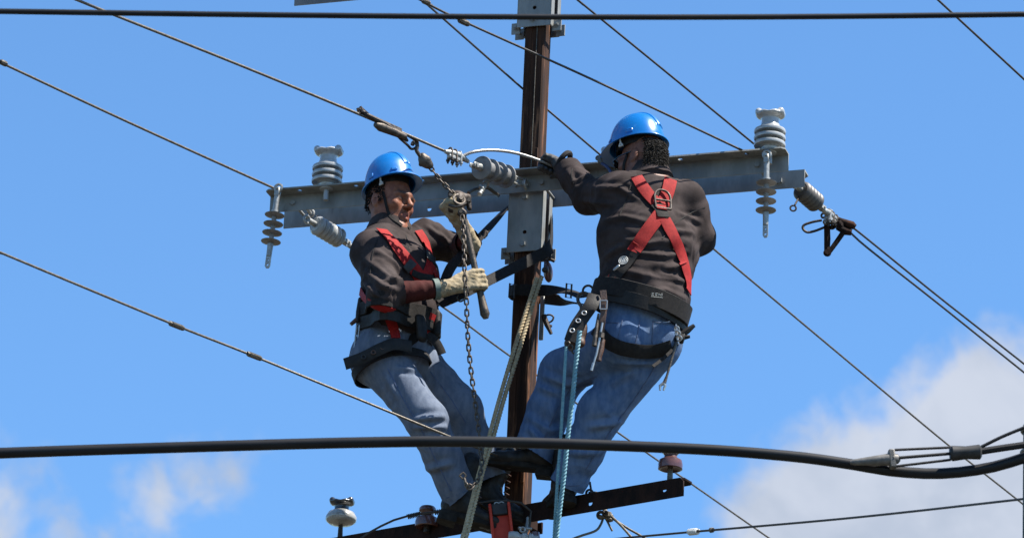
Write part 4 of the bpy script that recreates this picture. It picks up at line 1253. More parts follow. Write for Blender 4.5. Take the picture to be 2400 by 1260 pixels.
def helmet(person, M, label):
    bm = bmesh.new()
    n, m = 64, 18
    a, b, H, z0 = .134, .111, .150, .046
    sm = lambda x, e0, e1: max(0, min(1, (x - e0) / (e1 - e0))) ** 2 * (3 - 2 * max(0, min(1, (x - e0) / (e1 - e0))))
    def pt(psi, phi, inn=0.0):
        rho, zz = math.sin(psi) ** .82, math.cos(psi) ** .95 if psi < PI / 2 - 1e-4 else 0
        x, y, z = a * rho * math.cos(phi), b * rho * math.sin(phi), z0 + H * zz
        nr = V((x / a / a, y / b / b, (z - z0) / H / H)).normalized()
        return V((x, y, z)) - nr * inn
    rr = []
    for i in range(1, m + 1): rr.append([pt(PI / 2 * i / m, 2 * PI * j / n) for j in range(n)])
    def brim(j, s, dz):
        phi = 2 * PI * j / n; c = math.cos(phi)
        w = .011 + .038 * max(0, c) ** 2.5 + .010 * max(0, -c) ** 2
        x, y = a * c, b * math.sin(phi); d = V((x, y, 0)).normalized()
        return V((x, y, z0)) + d * w * s + V((0, 0, dz - s * (.004 + .013 * max(0, c) ** 2.5)))
    rr.append([brim(j, .35, -.001) for j in range(n)])
    rr.append([brim(j, 1.0, .0) for j in range(n)])
    rr.append([brim(j, 1.03, -.0025) for j in range(n)])
    rr.append([brim(j, 1.0, -.005) for j in range(n)])
    rr.append([brim(j, .0, -.006) for j in range(n)])
    for i in range(m, 0, -1): rr.append([pt(PI / 2 * i / m, 2 * PI * j / n, .004) for j in range(n)])
    rr = [[M @ p for p in r] for r in rr]
    rings(bm, rr)
    h = obj('hard_hat', bm, 'helmet_blue', person)
    h['label'] = label
    bm = bmesh.new(); rr = []                              # raised comb along the crown
    ys = [-.034, -.030, -.027, -.018, -.015, -.012, -.009, 0, .009, .012, .015, .018, .027, .030, .034]
    ks = [-.003, .0005, .0042, .0046, .0060, .0046, .0058, .0062, .0058, .0046, .0060, .0046, .0042, .0005, -.003]
    for i in range(41):
        e = -1 + 2 * i / 40; x = a * .93 * math.sin(e * PI / 2 * .98)
        tp = sm(1 - abs(e), .0, .10)
        row = []
        for y, k in zip(ys, ks):
            y *= (1 - .25 * e * e); rho = min(.999, math.hypot(x / a, y / b)); psi = math.asin(rho ** (1 / .82))
            z = z0 + H * math.cos(psi) ** .95
            nr = V((x / a / a, y / b / b, (z - z0) / H / H)).normalized()
            row.append(M @ (V((x, y, z)) + nr * (k * tp - .003 * (1 - tp))))
        rr.append(row)
    vv = [[bm.verts.new(p) for p in r] for r in rr]
    for i in range(40):
        for j in range(len(ys) - 1): bm.faces.new((vv[i][j], vv[i][j + 1], vv[i + 1][j + 1], vv[i + 1][j]))
    obj('ridge', bm, 'helmet_blue', h)
    for sg in (-1, 1):
        for ph, hh, ww in ((100, .020, .034), (42, .014, .03)):
            bm = bmesh.new(); phi = R(ph) * sg
            c = pt(PI / 2 * .93, phi); d = V((c.x / a / a, c.y / b / b, .0)).normalized()
            f = Matrix((d.cross(AZ) * -1, d, AZ)).transposed()
            box(bm, c + AZ * .004, (ww, .010, hh), f, .003)
            bmesh.ops.transform(bm, matrix=M, verts=bm.verts); obj('slot', bm, 'helmet_blue', h)
        bm = bmesh.new()                                   # white chin-strap clip
        for q in ([(.030, sg * .104, .044), (.029, sg * .102, .024)], [(.029, sg * .102, .026), (.020, sg * .099, .012)], [(.029, sg * .102, .026), (.038, sg * .099, .014)], [(.018, sg * .099, .012), (.040, sg * .099, .012)]):
            tube(bm, [M @ V(p) for p in q], .0040, 6)
        obj('clip', bm, 'plastic_white', h)
    bm = bmesh.new()                                       # inner headband
    rr = [[M @ V((math.cos(2 * PI * j / 40) * .107 * s_ - .006, math.sin(2 * PI * j / 40) * .087 * s_, z)) for j in range(40)] for s_, z in ((1, .062), (1.0, .018), (.965, .018), (.965, .062))]
    rings(bm, rr, closed=True); obj('headband', bm, 'webbing_black', h)
    return h
def chin_strap(person, M, bv, cup):
    bm = bmesh.new()
    for path in ([(.029, 1, .020, .092), (.038, 1, -.02, .080), (.054, 1, -.064, .066), (.074, 1, -.098, .044), (.086, 1, -.118, .014)],):
        for sg in (-1, 1):
            P = smooth_path([M @ V((x, sg * y, z)) for x, _, z, y in path], 6)
            pts, nor = [], []
            for p in P:
                co, no, ix, ds = bv.find_nearest(p)
                pts.append(co if ds < .03 else p); nor.append(no)
            strap_pts(pts, nor, .013, .004, .003, bm)
    o = obj('chin_strap', bm, 'webbing_black', person)
    if cup:
        v, q = blend([ell(M @ V((.066, 0, -.128)), (.028, .032, .010), M.to_3x3().normalized(), k=.01)], .003)
        obj('chin_cup', mesh_from('chin_cup', v, q), 'plastic_white', o)
def fist(person, name, W, G, B, mat, side=1, r=.0115, label=None, cuff=.05, back=None, open_=0.0):
    """gloved or bare hand: palm from the wrist W to the bar at G (axis B); four bent fingers round it and an opposed thumb"""
    W, G, B = V(W), V(G), V(B).normalized()
    d = (G - W); L = d.length
    d = (d - B * d.dot(B)).normalized()
    n = B.cross(d)
    if (back is not None and n.dot(V(back)) < 0): n = -n
    pr = []
    K0 = G - d * .020 + n * .022
    pr.append(cap(W, W + (G - W) * .35, .029, .030, k=.02))
    for o in (-.030, -.010, .011, .031):
        pr.append(cap(W + (G - W) * .25 + B * o * .6 + n * .006, K0 + B * o, .017, .0145, k=.012))
    for i, (o, ln) in enumerate(((-.032, .90), (-.011, 1.0), (.011, 1.0), (.032, .92))):
        k1 = K0 + B * o
        k2 = G + B * o * 1.05 + d * (.026 * ln) + n * .018
        k3 = G + B * o * 1.02 + d * (.026 * ln) - n * .016
        k4 = G + B * o - d * (.004 + open_) - n * (.026)
        for a_, b_, r0, r1 in ((k1, k2, r * 1.08, r), (k2, k3, r, r * .95), (k3, k4, r * .95, r * .82)):
            pr.append(cap(a_, b_, r0, r1, k=.0045))
    t0 = W + (G - W) * .30 + B * .028 * side - n * .004
    t1 = W + (G - W) * .72 + B * .046 * side - n * .016
    t2 = G + B * .046 * side - n * .026 + d * .006
    t3 = G + B * .030 * side - n * .032 + d * .022
    for a_, b_, r0, r1 in ((t0, t1, .0165, .0140), (t1, t2, .0140, .0125), (t2, t3, .0120, .0100)): pr.append(cap(a_, b_, r0, r1, k=.006))
    if cuff:
        wd = (G - W).normalized()
        pr.append(cap(W, W - wd * cuff, .030, .037, k=.02))
    v, q = blend(pr, .0038)
    v = relax(v, q, 1)
    if 'glove' in name:
        nn = vnormals(v, q)
        v = v + nn * (vnoise(v * 90) * .0016 + (1 - np.abs(vnoise(v * np.array([45, 45, 70]) + 5)) * 2) * .0016)[:, None]
    o = obj(name, mesh_from(name, v, q), mat, person)
    if label: o['label'] = label
    return o, v, q
def boot(person, ankle, toe, up, label=None, L=.285):
    """work boot with stitched shaft, welted sole and heel"""
    ankle, toe = V(ankle), V(toe).normalized(); up = V(up); up = (up - toe * up.dot(toe)).normalized()
    s = up.cross(toe)
    f = Matrix((toe, s, up)).transposed()
    p = lambda x, y, z: ankle + toe * x + s * y + up * z
    pr = [cap(p(-.012, 0, .15), p(-.012, 0, .0), .052, .050, k=.03), ell(p(-.035, 0, -.045), (.048, .042, .048), f, k=.03),
          ecap(p(-.01, 0, -.035), p(.10, 0, -.060), s, (.042, .048), (.050, .032), k=.04), ell(p(.14, .004, -.062), (.062, .050, .034), f, k=.03)]
    v, q = blend(pr, .006); v = relax(v, q, 2)
    nn = vnormals(v, q); v = v + nn * ((1 - np.abs(vnoise(v * 30)) * 2) * .0022)[:, None]
    b = obj('boot', mesh_from('boot', v, q), 'boot', person)
    bm = bmesh.new()
    ol = []
    for i in range(28):
        t = 2 * PI * i / 28; x = .062 + .144 * math.cos(t)
        w = .052 * abs(math.sin(t)) ** .7 * (1 - .18 * math.exp(-((x - .03) / .05) ** 2)) * (1 if math.sin(t) > 0 else -1)
        ol.append((x, w))
    rings(bm, [[p(x * k, w * k, z) for x, w in ol] for k, z in ((.95, -.074), (1.0, -.078), (1.0, -.094), (.97, -.097))])
    ho = [(x, w) for x, w in ol if x < .0]; ho.sort(key=lambda a: a[1])
    hp = [(-.082, -.024), (-.066, -.040), (-.005, -.044), (-.005, .044), (-.066, .040), (-.082, .024)]
    rings(bm, [[p(x, w, z) for x, w in hp] for z in (-.096, -.122)])
    obj('sole', bm, 'sole', b)
    bm = bmesh.new()
    for i in range(5):
        x = .02 + i * .016; zz = .075 - i * .026
        tube(bm, [p(.040 + i * .008, -.022, zz), p(.050 + i * .010, 0, zz + .004), p(.040 + i * .008, .022, zz)], .0032, 6)
    obj('lace', bm, 'leather_brown', b)
    return b
def cut(v, q, planes):
    """open hems: drop what lies beyond each plane (point, direction, reach) and settle the rim on it"""
    keep = np.ones(len(q), bool)
    cen = v[q].mean(axis=1)
    for p, d, rc_ in planes:
        p, d = A(p), A(V(d).normalized())
        keep &= ~(((cen - p) @ d > 0) & (np.linalg.norm(cen - p, axis=1) < rc_))
    q2 = q[keep]
    for p, d, rc_ in planes:
        p, d = A(p), A(V(d).normalized())
        h = (v - p) @ d
        m = (h > -.003) & (np.linalg.norm(v - p, axis=1) < rc_)
        v[m] -= np.outer(h[m], d)
    used = np.unique(q2); mp = -np.ones(len(v), int); mp[used] = np.arange(len(used))
    return v[used], mp[q2]
def hem_rim(bm, v, q):
    pass
def shade_cloth(name, v, q, mat, parent):
    me = mesh_from(name, v, q)
    o = obj(name, me, mat, parent)
    return o
def ring_px(name, parent, pts, r, mat, closed=False, n=6):
    bm = bmesh.new(); tube(bm, smooth_path([at(*p) for p in pts], 5), r, n, closed); return obj(name, bm, mat, parent)

def dress(P):
    """build one lineman from his joint table"""
    J = {k: at(*v) for k, v in P['J'].items()}
    M = P['M']; u = V(P['u']).normalized(); fwd = V(P['f']).normalized()
    person = thing('person', P['label'], 'person', J['pel'] * 1.0 + V((0, 0, -.85)))
    # --- body: one continuous skin surface from head to ankles
    pr = head_prims(M)
    pr += [cap(M @ V((-.035, 0, -.17)), J['c7'], .058, .062, k=.04)]
    pr += [ecap(J['c7'] - AZ * .06, J['mid'], u, (.145, .085), (.135, .095), k=.06), ecap(J['mid'], J['pel'], u, (.130, .095), (.135, .10), k=.05)]
    for s in 'LR':
        pr += [cap(J['c7'] - AZ * .05, J['sh' + s], .05, .05, k=.04), cap(J['sh' + s], J['el' + s], .050, .040, k=.03), cap(J['el' + s], J['wr' + s], .041, .027, k=.02)]
        pr += [cap(J['hip' + s], J['kn' + s], .075, .05, k=.04), cap(J['kn' + s], J['kn' + s].lerp(J['an' + s], .88), .048, .030, k=.03), cap(J['wr' + s], J['gr' + s], .022, .018, k=.01)]
    v, q = blend(pr, .0042)
    v = relax(v, q, 2, .5)
    me = mesh_from('body', v, q)
    tint_mesh(me, M, v, P['skin'])
    obj('body', me, 'skin', person)
    bvB = bvh_of(v, q)
    # --- trousers
    t = P['tr']
    pr = [ecap(J['wst'], J['pel'], u, t['w'], t['p'], k=.05)]
    bones = [(J['wst'], J['pel'], .35)]
    for s in 'LR':
        ra, rk, rm, rh = t[s]
        hip, kn, an = J['hip' + s], J['kn' + s], J['an' + s]
        mid = kn.lerp(an, .5)
        pr += [cap(hip, kn, ra, rk, k=.05), cap(kn, mid, rk, rm, k=.04), cap(mid, an + (an - kn).normalized() * .03, rm, rh, k=.03)]
        pr += [ell(hip - fwd * .045 - AZ * .01, (.085, .085, .095), k=.04)]
        bones += [(hip, kn, .8), (kn, an, 1.0)]
    v, q = blend(pr, .0058)
    v = relax(v, q, 2)
    v = cloth(v, q, bones, t['amp'], 20, 6, P['seed'])
    v = folds(v, q, bvh_of(v, q), P.get('folds_t', []))
    v, q = cut(v, q, [(J['an' + s], J['an' + s] - J['kn' + s] + V(t.get('cut' + s, (0, 0, 0))), .16) for s in 'LR'])
    tro = shade_cloth('trousers', v, q, t['mat'], person)
    bvT = bvh_of(v, q)
    # --- jacket
    j = P['jk']
    pr = [ecap(J['c7'] - AZ * .075, J['mid'], u, j['top'], j['mid'], k=.06), ecap(J['mid'], J['wst'], u, j['mid'], j['wst'], k=.05), ecap(J['wst'], J['wst'].lerp(J['pel'], .42), u, j['wst'], j['hem'], k=.03)]
    bones = [(J['c7'], J['mid'], .55), (J['mid'], J['pel'], 1.0)]
    for s in 'LR':
        a0, a1, a2, a3 = j[s]
        sh, el, wr = J['sh' + s], J['el' + s], J['wr' + s]
        end = el.lerp(wr, j['cuff' + s])
        pr += [cap(J['c7'] - AZ * .070, sh, .055, a0, k=.06), cap(sh, el, a0, a1, k=.045), cap(el, end + (end - el).normalized() * .02, a2, a3, k=.03)]
        bones += [(sh, el, 1.0), (el, end, 1.15)]
    v, q = blend(pr, .0058)
    v = relax(v, q, 2)
    v = cloth(v, q, bones, j['amp'], 19, 6, P['seed'] + 20)
    v = folds(v, q, bvh_of(v, q), P.get('folds_j', []))
    hemp = J['wst'].lerp(J['pel'], j.get('hemt', .40))
    v, q = cut(v, q, [(J['el' + s].lerp(J['wr' + s], j['cuff' + s]), J['wr' + s] - J['el' + s], .12) for s in 'LR'] + [(hemp, j.get('hemd', J['pel'] - J['wst']), .34)])
    jk = shade_cloth('jacket', v, q, 'jacket_cloth', person)
    bvJ = bvh_of(v, q)
    # collar: two stacked bands folded over
    bm = bmesh.new(); cn = at(*P['collar'][0])
    nd = V(P['collar'][1]).normalized()
    f = frame(nd, fwd)
    rr = []
    for rad, z in ((.092, -.060), (.086, -.02), (.079, .014), (.077, .026), (.082, .028), (.093, .004), (.106, -.034), (.098, -.040)):
        rr.append([cn + f.col[0] * math.cos(2 * PI * k / 48) * (rad + .006 * math.cos(2 * PI * k / 48)) + f.col[1] * math.sin(2 * PI * k / 48) * rad * .97
                   + nd * (z - .030 * max(0, math.cos(2 * PI * k / 48)) ** 2 + .003 * math.sin(7 * 2 * PI * k / 48)) for k in range(48)])
    rings(bm, rr, closed=True)
    obj('collar', bm, 'jacket_cloth', jk)
    hat = helmet(person, P['MH'], P['hat'])
    chin_strap(person, M, bvB, P['cup'])
    return dict(person=person, J=J, M=M, bvB=bvB, bvJ=bvJ, bvT=bvT, u=u, f=fwd, jacket=jk, trousers=tro, hat=hat)
def hair(person, M, n, zlo, zhi, ph0, ph1, mats, ln=.022, seed=1, curl=1.0):
    rd = random.Random(seed)
    bms = [bmesh.new() for _ in mats]
    for i in range(n):
        ph = R(rd.uniform(ph0, ph1)); z = rd.uniform(zlo, zhi)
        k = 1 if z > -.02 else 1 - ((-.02 - z) / .09) ** 2 * .35
        k *= 1 if z < .045 else math.sqrt(max(.1, 1 - ((z - .035) / .093) ** 2))
        x, y = -.012 + .095 * math.cos(ph) * k, .0765 * math.sin(ph) * k
        d = V((math.cos(ph), math.sin(ph), 0)); tg = V((-math.sin(ph), math.cos(ph), 0))
        p = V((x, y, z)); dr = (d * .6 + AZ * -.9 + tg * rd.uniform(-.6, .6)).normalized(); pts = [p]
        c = rd.uniform(-1, 1) * curl
        for s in range(4):
            dr = (dr + (tg * c + d * rd.uniform(-.4, .5) + AZ * rd.uniform(-.5, .5)) * .45).normalized()
            pts.append(pts[-1] + dr * ln / 4)
        b = bms[0 if rd.random() < .68 else -1]
        tube(b, [M @ q for q in pts], [.0016, .0016, .0014, .0011, .0006], 4)
    for b, m in zip(bms, mats): 
        o = obj('hair', b, m, person)

# ------------------------------------------------------------------ lineman seen from the front
fA = V((.80, -.60, 0)); uA = V((-.60, -.80, 0))            # chest direction and his right-hand side
MA = headm(at(915, 480, -.23), (.74, -.67, 0), R(2), R(-3), 1.07)
A_ = dress(dict(
    label='lineman facing the pole, pale work gloves, faded grey jeans, hauling on a chain hoist', hat='blue hard hat of the lineman whose face shows', cup=True, seed=3.3,
    M=MA, MH=MA @ Matrix.Translation((-.002, 0, .036)) @ Matrix.Rotation(R(-15), 4, 'Y') @ Matrix.Diagonal((.80, .82, .97, 1)), u=uA, f=fA, skin=(.225, .085, .045), collar=((917, 525, -.228), (.08, -.06, 1)),
    J=dict(c7=(922, 548, -.22), mid=(938, 645, -.26), wst=(936, 742, -.27), pel=(918, 818, -.25),
           shR=(872, 592, -.37), elR=(903, 690, -.53), wrR=(1035, 676, -.48), grR=(1075, 668, -.46),
           shL=(1000, 562, -.10), elL=(1082, 588, -.02), wrL=(1098, 560, -.32), grL=(1080, 520, -.38),
           hipR=(888, 838, -.32), knR=(1000, 985, -.37), anR=(1078, 1158, -.26),
           hipL=(958, 828, -.13), knL=(1082, 958, -.16), anL=(1150, 1122, -.09)),
    tr=dict(w=(.158, .125), p=(.165, .135), R=(.103, .082, .072, .074), L=(.098, .078, .068, .066), amp=.0065, mat='denim_grey', cutR=(.05, 0, .10)),
    jk=dict(top=(.165, .105), mid=(.178, .135), wst=(.172, .138), hem=(.166, .134), R=(.076, .066, .064, .054), L=(.072, .060, .058, .050), cuffR=.30, cuffL=.72, amp=.013, hemt=.60),
    folds_j=[([(860, 610), (900, 640), (935, 660)], 0.0105, .013), ([(855, 635), (895, 668), (930, 678)], 0.0105, .012), ([(880, 585), (925, 615), (940, 640)], 0.0100, .013), ([(850, 660), (880, 690), (900, 700)], 0.0100, .011), ([(905, 655), (940, 652)], 0.0100, .010),
             ([(960, 600), (975, 650)], 0.0079, .011), ([(1030, 545), (1060, 580)], 0.0079, .011), ([(1000, 530), (1040, 560)], 0.0079, .011)],
    folds_t=[([(930, 860), (985, 870)], 0.0102, .011), ([(960, 985), (1040, 975)], 0.0120, .013), ([(965, 1000), (1045, 1000)], 0.0120, .011), ([(1000, 1100), (1060, 1085)], 0.0119, .013), ([(905, 880), (930, 930)], 0.0102, .013)]))
PA, bj, bt, bb = A_['person'], A_['bvJ'], A_['bvT'], A_['bvB']
hair(PA, MA, 1400, -.015, .095, 66, 294, ['hair_dark'], .010, 3, .3)
lev = (at(1138, 742, YH + .05) - at(1086, 505, YH + .02)).normalized()
fist(PA, 'glove', at(1050, 673, -.475), at(1117, 658, YH + .035), lev, 'glove', -1, .0125, 'pale leather work glove closed round the hoist handle', .035, V((-.1, -1, .3)))
fist(PA, 'glove', at(1092, 545, -.36), at(1062, 482, YH + .005), V((.55, -.75, .1)), 'glove', -1, .0125, 'pale leather work glove holding the hoist body', .065, V((-1, -.5, .2)))
# dark maroon undershirt sleeves showing below the jacket cuffs
for s_ in 'RL':
    e_, w_ = A_['J']['el' + s_], A_['J']['wr' + s_]
    pr = [cap(e_.lerp(w_, .05), e_.lerp(w_, .90), .049, .037, k=.02)]
    v, q = blend(pr, .005); v = cloth(relax(v, q, 1), q, [(e_, w_, 1.0)], .003, 30, 9, 2.0)
    obj('sleeve', mesh_from('sleeve', v, q), 'sleeve_maroon', PA)
# wrist band
bm = bmesh.new(); c_ = A_['J']['elR'].lerp(A_['J']['wrR'], .90); dd = A_['J']['wrR'] - A_['J']['elR']
band([bb], c_, dd, .024, .014, .004, 24, .12, bm=bm); obj('wrist_band', bm, 'green_band', PA)
boot(PA, at(1086, 1168, -.24), V((.80, .10, -.18)), V((.1, .0, 1)))
boot(PA, at(1152, 1142, -.07), V((.55, -.10, -.25)), V((.15, 0, 1)))
# eyes half closed (lids lowered towards the chain)
# harness
def harness(person, name='harness'):
    o = bpy.data.objects.new(name, None); COL.objects.link(o)
    o.parent = person
    return o
def red(path, w, host, bvs, name='strap', mat='webbing_red', off=.0085):
    return obj(name, strap_px(bvs, path, w, off), mat, host)
hm = band([bj], A_['J']['wst'].lerp(A_['J']['pel'], .02), (A_['J']['wst'] - A_['J']['pel']) + V((-.02, 0, 0)), .062, .010, .007)
HA = obj('harness_belt', hm, 'webbing_black', PA); HA['label'] = 'black waist belt of a fall-arrest harness'
red([(893, 541), (915, 563), (940, 595), (962, 622), (978, 642), (992, 668)], .057, HA, [bj])
red([(978, 543), (992, 563), (1003, 590), (1008, 612), (1000, 640), (990, 668)], .054, HA, [bj])
red([(1005, 620), (1018, 640), (1026, 665)], .036, HA, [bj])
red([(846, 676), (856, 696), (874, 710), (905, 722), (940, 728)], .036, HA, [bj], off=.010)
red([(912, 735), (920, 765), (925, 795)], .042, HA, [bj, bt], off=.014)
red([(1010, 735), (1003, 760), (985, 790)], .036, HA, [bj, bt], off=.014)
for path in ([(952, 615), (967, 605)], [(998, 604), (1018, 598)]):
    (x0, y0), (x1, y1) = path
    obj('buckle', strap_px([bj], [(x0 - 2, y0 + 3), (x0 + 12, y0 + 16)] if x0 < 980 else [(x0 + 6, y0 - 6), (x0 + 8, y0 + 12)], .058, .012, .006), 'plastic_dark', HA)
obj('chest_strap', strap_px([bj], [(962, 640), (985, 650), (1012, 655)], .03, .013), 'webbing_black', HA)
bm = band([bt], A_['J']['hipR'].lerp(A_['J']['knR'], .12), A_['J']['knR'] - A_['J']['hipR'] + V((-.05, 0, -.12)), .044, .006, .005, 40, .3); obj('leg_strap', bm, 'webbing_black', HA)
bm = band([bt], A_['J']['hipL'].lerp(A_['J']['knL'], .15), A_['J']['knL'] - A_['J']['hipL'], .044, .006, .005, 40, .3); obj('leg_strap', bm, 'webbing_black', HA)
bm = band([bj, bt], A_['J']['wst'].lerp(A_['J']['pel'], .38), (A_['J']['wst'] - A_['J']['pel']) + V((-.03, 0, 0)), .055, .012, .006); obj('tool_belt', bm, 'leather_black', HA)
# pouch block at the front of the belt
v, q = blend([ecap(at(985, 745, -.425), at(990, 792, -.425), uA, (.034, .016), (.030, .018), k=.01), ecap(at(1020, 735, -.33), at(1022, 782, -.34), V((.6, -.5, 0)), (.026, .018), (.024, .016), k=.01)], .005)
obj('pouch', mesh_from('pouch', relax(v, q, 2), q), 'leather_black', HA)
# loose eyelet strap behind the hip and strap end in front
def loose_strap(name, parent, px, w, mat, side=None, th=.005):
    P = smooth_path([at(*p) for p in px], 6); n = len(P)
    sd = []
    for i in range(n):
        t = (P[min(i + 1, n - 1)] - P[max(i - 1, 0)]).normalized()
        s = V(side) if side is not None else t.cross(V((0, -1, 0)))
        sd.append(s.normalized())
    bm = bmesh.new(); ribbon(bm, P, sd, w, th); return obj(name, bm, mat, parent)
es = loose_strap('eyelet_strap', HA, [(808, 853, -.44), (850, 838, -.46), (890, 818, -.475), (925, 806, -.47), (965, 812, -.44)], .052, 'leather_black')
for px, py in ((852, 836), (875, 825), (897, 814)):
    bm = bmesh.new(); torus(bm, at(px, py, -.475), (0, -1, .1), .0085, .003, 16, 6); obj('eyelet', bm, 'leather_brown' if px > 855 else 'plastic_dark', es)
loose_strap('strap_end', HA, [(1000, 785, -.42), (1018, 796, -.43), (1030, 815, -.43), (1036, 829, -.43)], .036, 'webbing_black')
# tools at his hip
hipt = thing('hand_tools', 'slim screwdrivers with a wooden handle hooked behind the lineman\'s hip', 'tools', at(838, 750, -.35))
bm = bmesh.new(); tube(bm, [at(822, 760, -.36), at(834, 750, -.36), at(842, 742, -.36)], [.008, .010, .008], 8); obj('handle', bm, 'leather_brown', hipt)
for px in (833, 840):
    bm = bmesh.new(); cyl(bm, at(px + 3, 762, -.36), at(px - 4, 832, -.36), .004, 8); obj('shank', bm, 'steel_bright', hipt)
bm = bmesh.new(); tube(bm, [at(846, 700, -.34), at(842, 730, -.36), at(838, 755, -.36)], [.012, .014, .010], 8); obj('holder', bm, 'leather_black', hipt)

# ------------------------------------------------------------------ lineman seen from behind
fB = V((-.36, .93, 0)); uB = V((.93, .36, 0))
MB_ = headm(at(1503, 382, -.50), (-.84, .54, 0), R(5), R(6), 1.03)
B_ = dress(dict(
    label='lineman with his back turned, red harness cross on dark jacket, blue jeans', hat='blue hard hat of the lineman whose back is turned', cup=False, seed=9.1,
    M=MB_, MH=MB_ @ Matrix.Translation((.018, 0, .038)) @ Matrix.Rotation(R(3), 4, 'Y') @ Matrix.Diagonal((.885, .885, .97, 1)), u=uB, f=fB, skin=(.175, .07, .04), collar=((1519, 404, -.51), (-.14, .08, 1)),
    J=dict(c7=(1532, 430, -.52), mid=(1517, 565, -.53), wst=(1508, 690, -.55), pel=(1497, 772, -.53),
           shL=(1452, 456, -.58), elL=(1380, 462, -.40), wrL=(1318, 384, -.29), grL=(1300, 384, -.26),
           shR=(1608, 474, -.48), elR=(1636, 555, -.43), wrR=(1602, 510, -.40), grR=(1597, 482, -.39),
           hipL=(1455, 805, -.56), knL=(1318, 872, -.30), anL=(1252, 1062, -.22),
           hipR=(1535, 808, -.49), knR=(1410, 965, -.42), anR=(1328, 1136, -.27)),
    tr=dict(w=(.155, .13), p=(.160, .135), L=(.105, .088, .084, .084), R=(.105, .090, .080, .072), amp=.009, mat='denim_blue', cutL=(-.06, 0, .06)),
    jk=dict(top=(.172, .112), mid=(.206, .148), wst=(.188, .142), hem=(.182, .142), L=(.078, .066, .066, .052), R=(.074, .072, .062, .05), cuffL=.86, cuffR=.9, amp=.014, hemt=.52),
    folds_j=[([(1400, 520), (1460, 508), (1520, 520)], 0.0100, .012), ([(1460, 560), (1520, 570), (1580, 560)], 0.0089, .011), ([(1480, 590), (1560, 600), (1610, 590)], 0.0100, .011), ([(1420, 600), (1470, 570)], 0.0100, .012), ([(1540, 640), (1600, 655)], 0.0089, .011),
             ([(1500, 690), (1560, 680), (1605, 700)], 0.0079, .011), ([(1430, 630), (1500, 640)], 0.0079, .013), ([(1590, 500), (1640, 520)], 0.0100, .011), ([(1570, 540), (1625, 545)], 0.0100, .011), ([(1340, 430), (1380, 410)], 0.0100, .011), ([(1330, 400), (1350, 440)], 0.0100, .011),
             ([(1390, 440), (1450, 440), (1500, 470)], 0.0105, .012), ([(1360, 470), (1440, 480)], 0.0100, .011), ([(1600, 620), (1560, 630)], 0.0079, .010)],
    folds_t=[([(1275, 880), (1330, 900), (1380, 890)], 0.0120, .014), ([(1262, 905), (1310, 925)], 0.0120, .013), ([(1235, 975), (1290, 1010), (1320, 1000)], 0.0120, .014), ([(1240, 1000), (1265, 1030)], 0.0120, .013), ([(1300, 940), (1290, 1000)], 0.0120, .013), ([(1430, 900), (1480, 870)], 0.0120, .015), ([(1380, 1000), (1450, 990)], 0.0120, .014), ([(1330, 1060), (1410, 1060)], 0.0102, .016), ([(1450, 850), (1540, 850)], 0.0102, .013)]))
PB, bj2, bt2, bb2 = B_['person'], B_['bvJ'], B_['bvT'], B_['bvB']
hair(PB, MB_, 2600, -.085, .075, 116, 244, ['hair_dark', 'hair_grey'], .019, 5, .8)
jd = at(1318, 402, -.24) - at(1250, 371, -.28)
fist(PB, 'glove', at(1322, 386, -.285), at(1288, 388, -.255), jd, 'glove_black', 1, .0115, 'black work glove gripping the jumper wire', 0, V((0, -.6, .8)))
fist(PB, 'hand', at(1602, 505, -.40), at(1594, 462, -.38), V((.8, .5, 0)), 'leather_brown', 1, .0095, 'hand in a brown glove showing above the crossarm beside the neck', 0, V((0, -1, .2)))
# black cuff over the bare wrist
bm = bmesh.new(); c_ = at(1322, 382, -.29)
torus(bm, at(1322, 378, -.30), V((.8, -.2, -.6)), .041, .012, 24, 8); obj('cuff', bm, 'webbing_black', PB)
boot(PB, at(1262, 1050, -.20), V((-1.0, .10, .10)), V((.1, -.1, 1)), L=.28)
boot(PB, at(1322, 1126, -.25), V((-.25, .95, -.05)), V((0, .1, 1)))
# dark glasses
gl = bpy.data.objects.new('glasses', None); COL.objects.link(gl); gl.parent = PB
for sg in (-1, 1):
    v, q = blend([ell(MB_ @ V((.098, sg * .034, .002)), (.006, .026, .018), MB_.to_3x3().normalized(), k=.01)], .003)
    obj('lens', mesh_from('lens', v, q), 'lens_dark', gl)
    bm = bmesh.new(); tube(bm, [MB_ @ V(p) for p in ((.098, sg * .058, .008), (.06, sg * .076, .010), (.0, sg * .082, .012))], .0026, 6); obj('temple', bm, 'lens_dark', gl)
# harness: red cross on the back
hm = band([bj2], B_['J']['wst'].lerp(B_['J']['pel'], .26), (B_['J']['wst'] - B_['J']['pel']) + V((.022, .0, .0)), .080, .012, .007)
HB = obj('harness_belt', hm, 'webbing_black', PB); HB['label'] = 'wide black waist belt with padded back'
bm = band([bj2], B_['J']['wst'].lerp(B_['J']['pel'], .50), (B_['J']['wst'] - B_['J']['pel']) + V((.022, .0, .0)), .060, .016, .007); obj('tool_belt', bm, 'leather_black', HB)
red([(1490, 416), (1502, 436), (1522, 462), (1540, 482)], .056, HB, [bj2])
red([(1572, 414), (1567, 440), (1558, 465), (1550, 484)], .056, HB, [bj2])
red([(1545, 505), (1525, 530), (1505, 560), (1485, 592)], .057, HB, [bj2])
red([(1440, 650), (1428, 668), (1420, 690)], .052, HB, [bj2])
red([(1556, 515), (1572, 545), (1590, 585), (1602, 620), (1610, 655), (1610, 685)], .055, HB, [bj2])
obj('keeper', strap_px([bj2], [(1534, 482), (1548, 496), (1552, 512)], .054, .012, .006), 'webbing_black', HB)
red([(1536, 491), (1558, 494)], .026, HB, [bj2], 'strap_bar', off=.018)
obj('strap_joint', strap_px([bj2], [(1490, 588), (1466, 622), (1438, 655)], .054, .008, .004), 'webbing_black', HB)
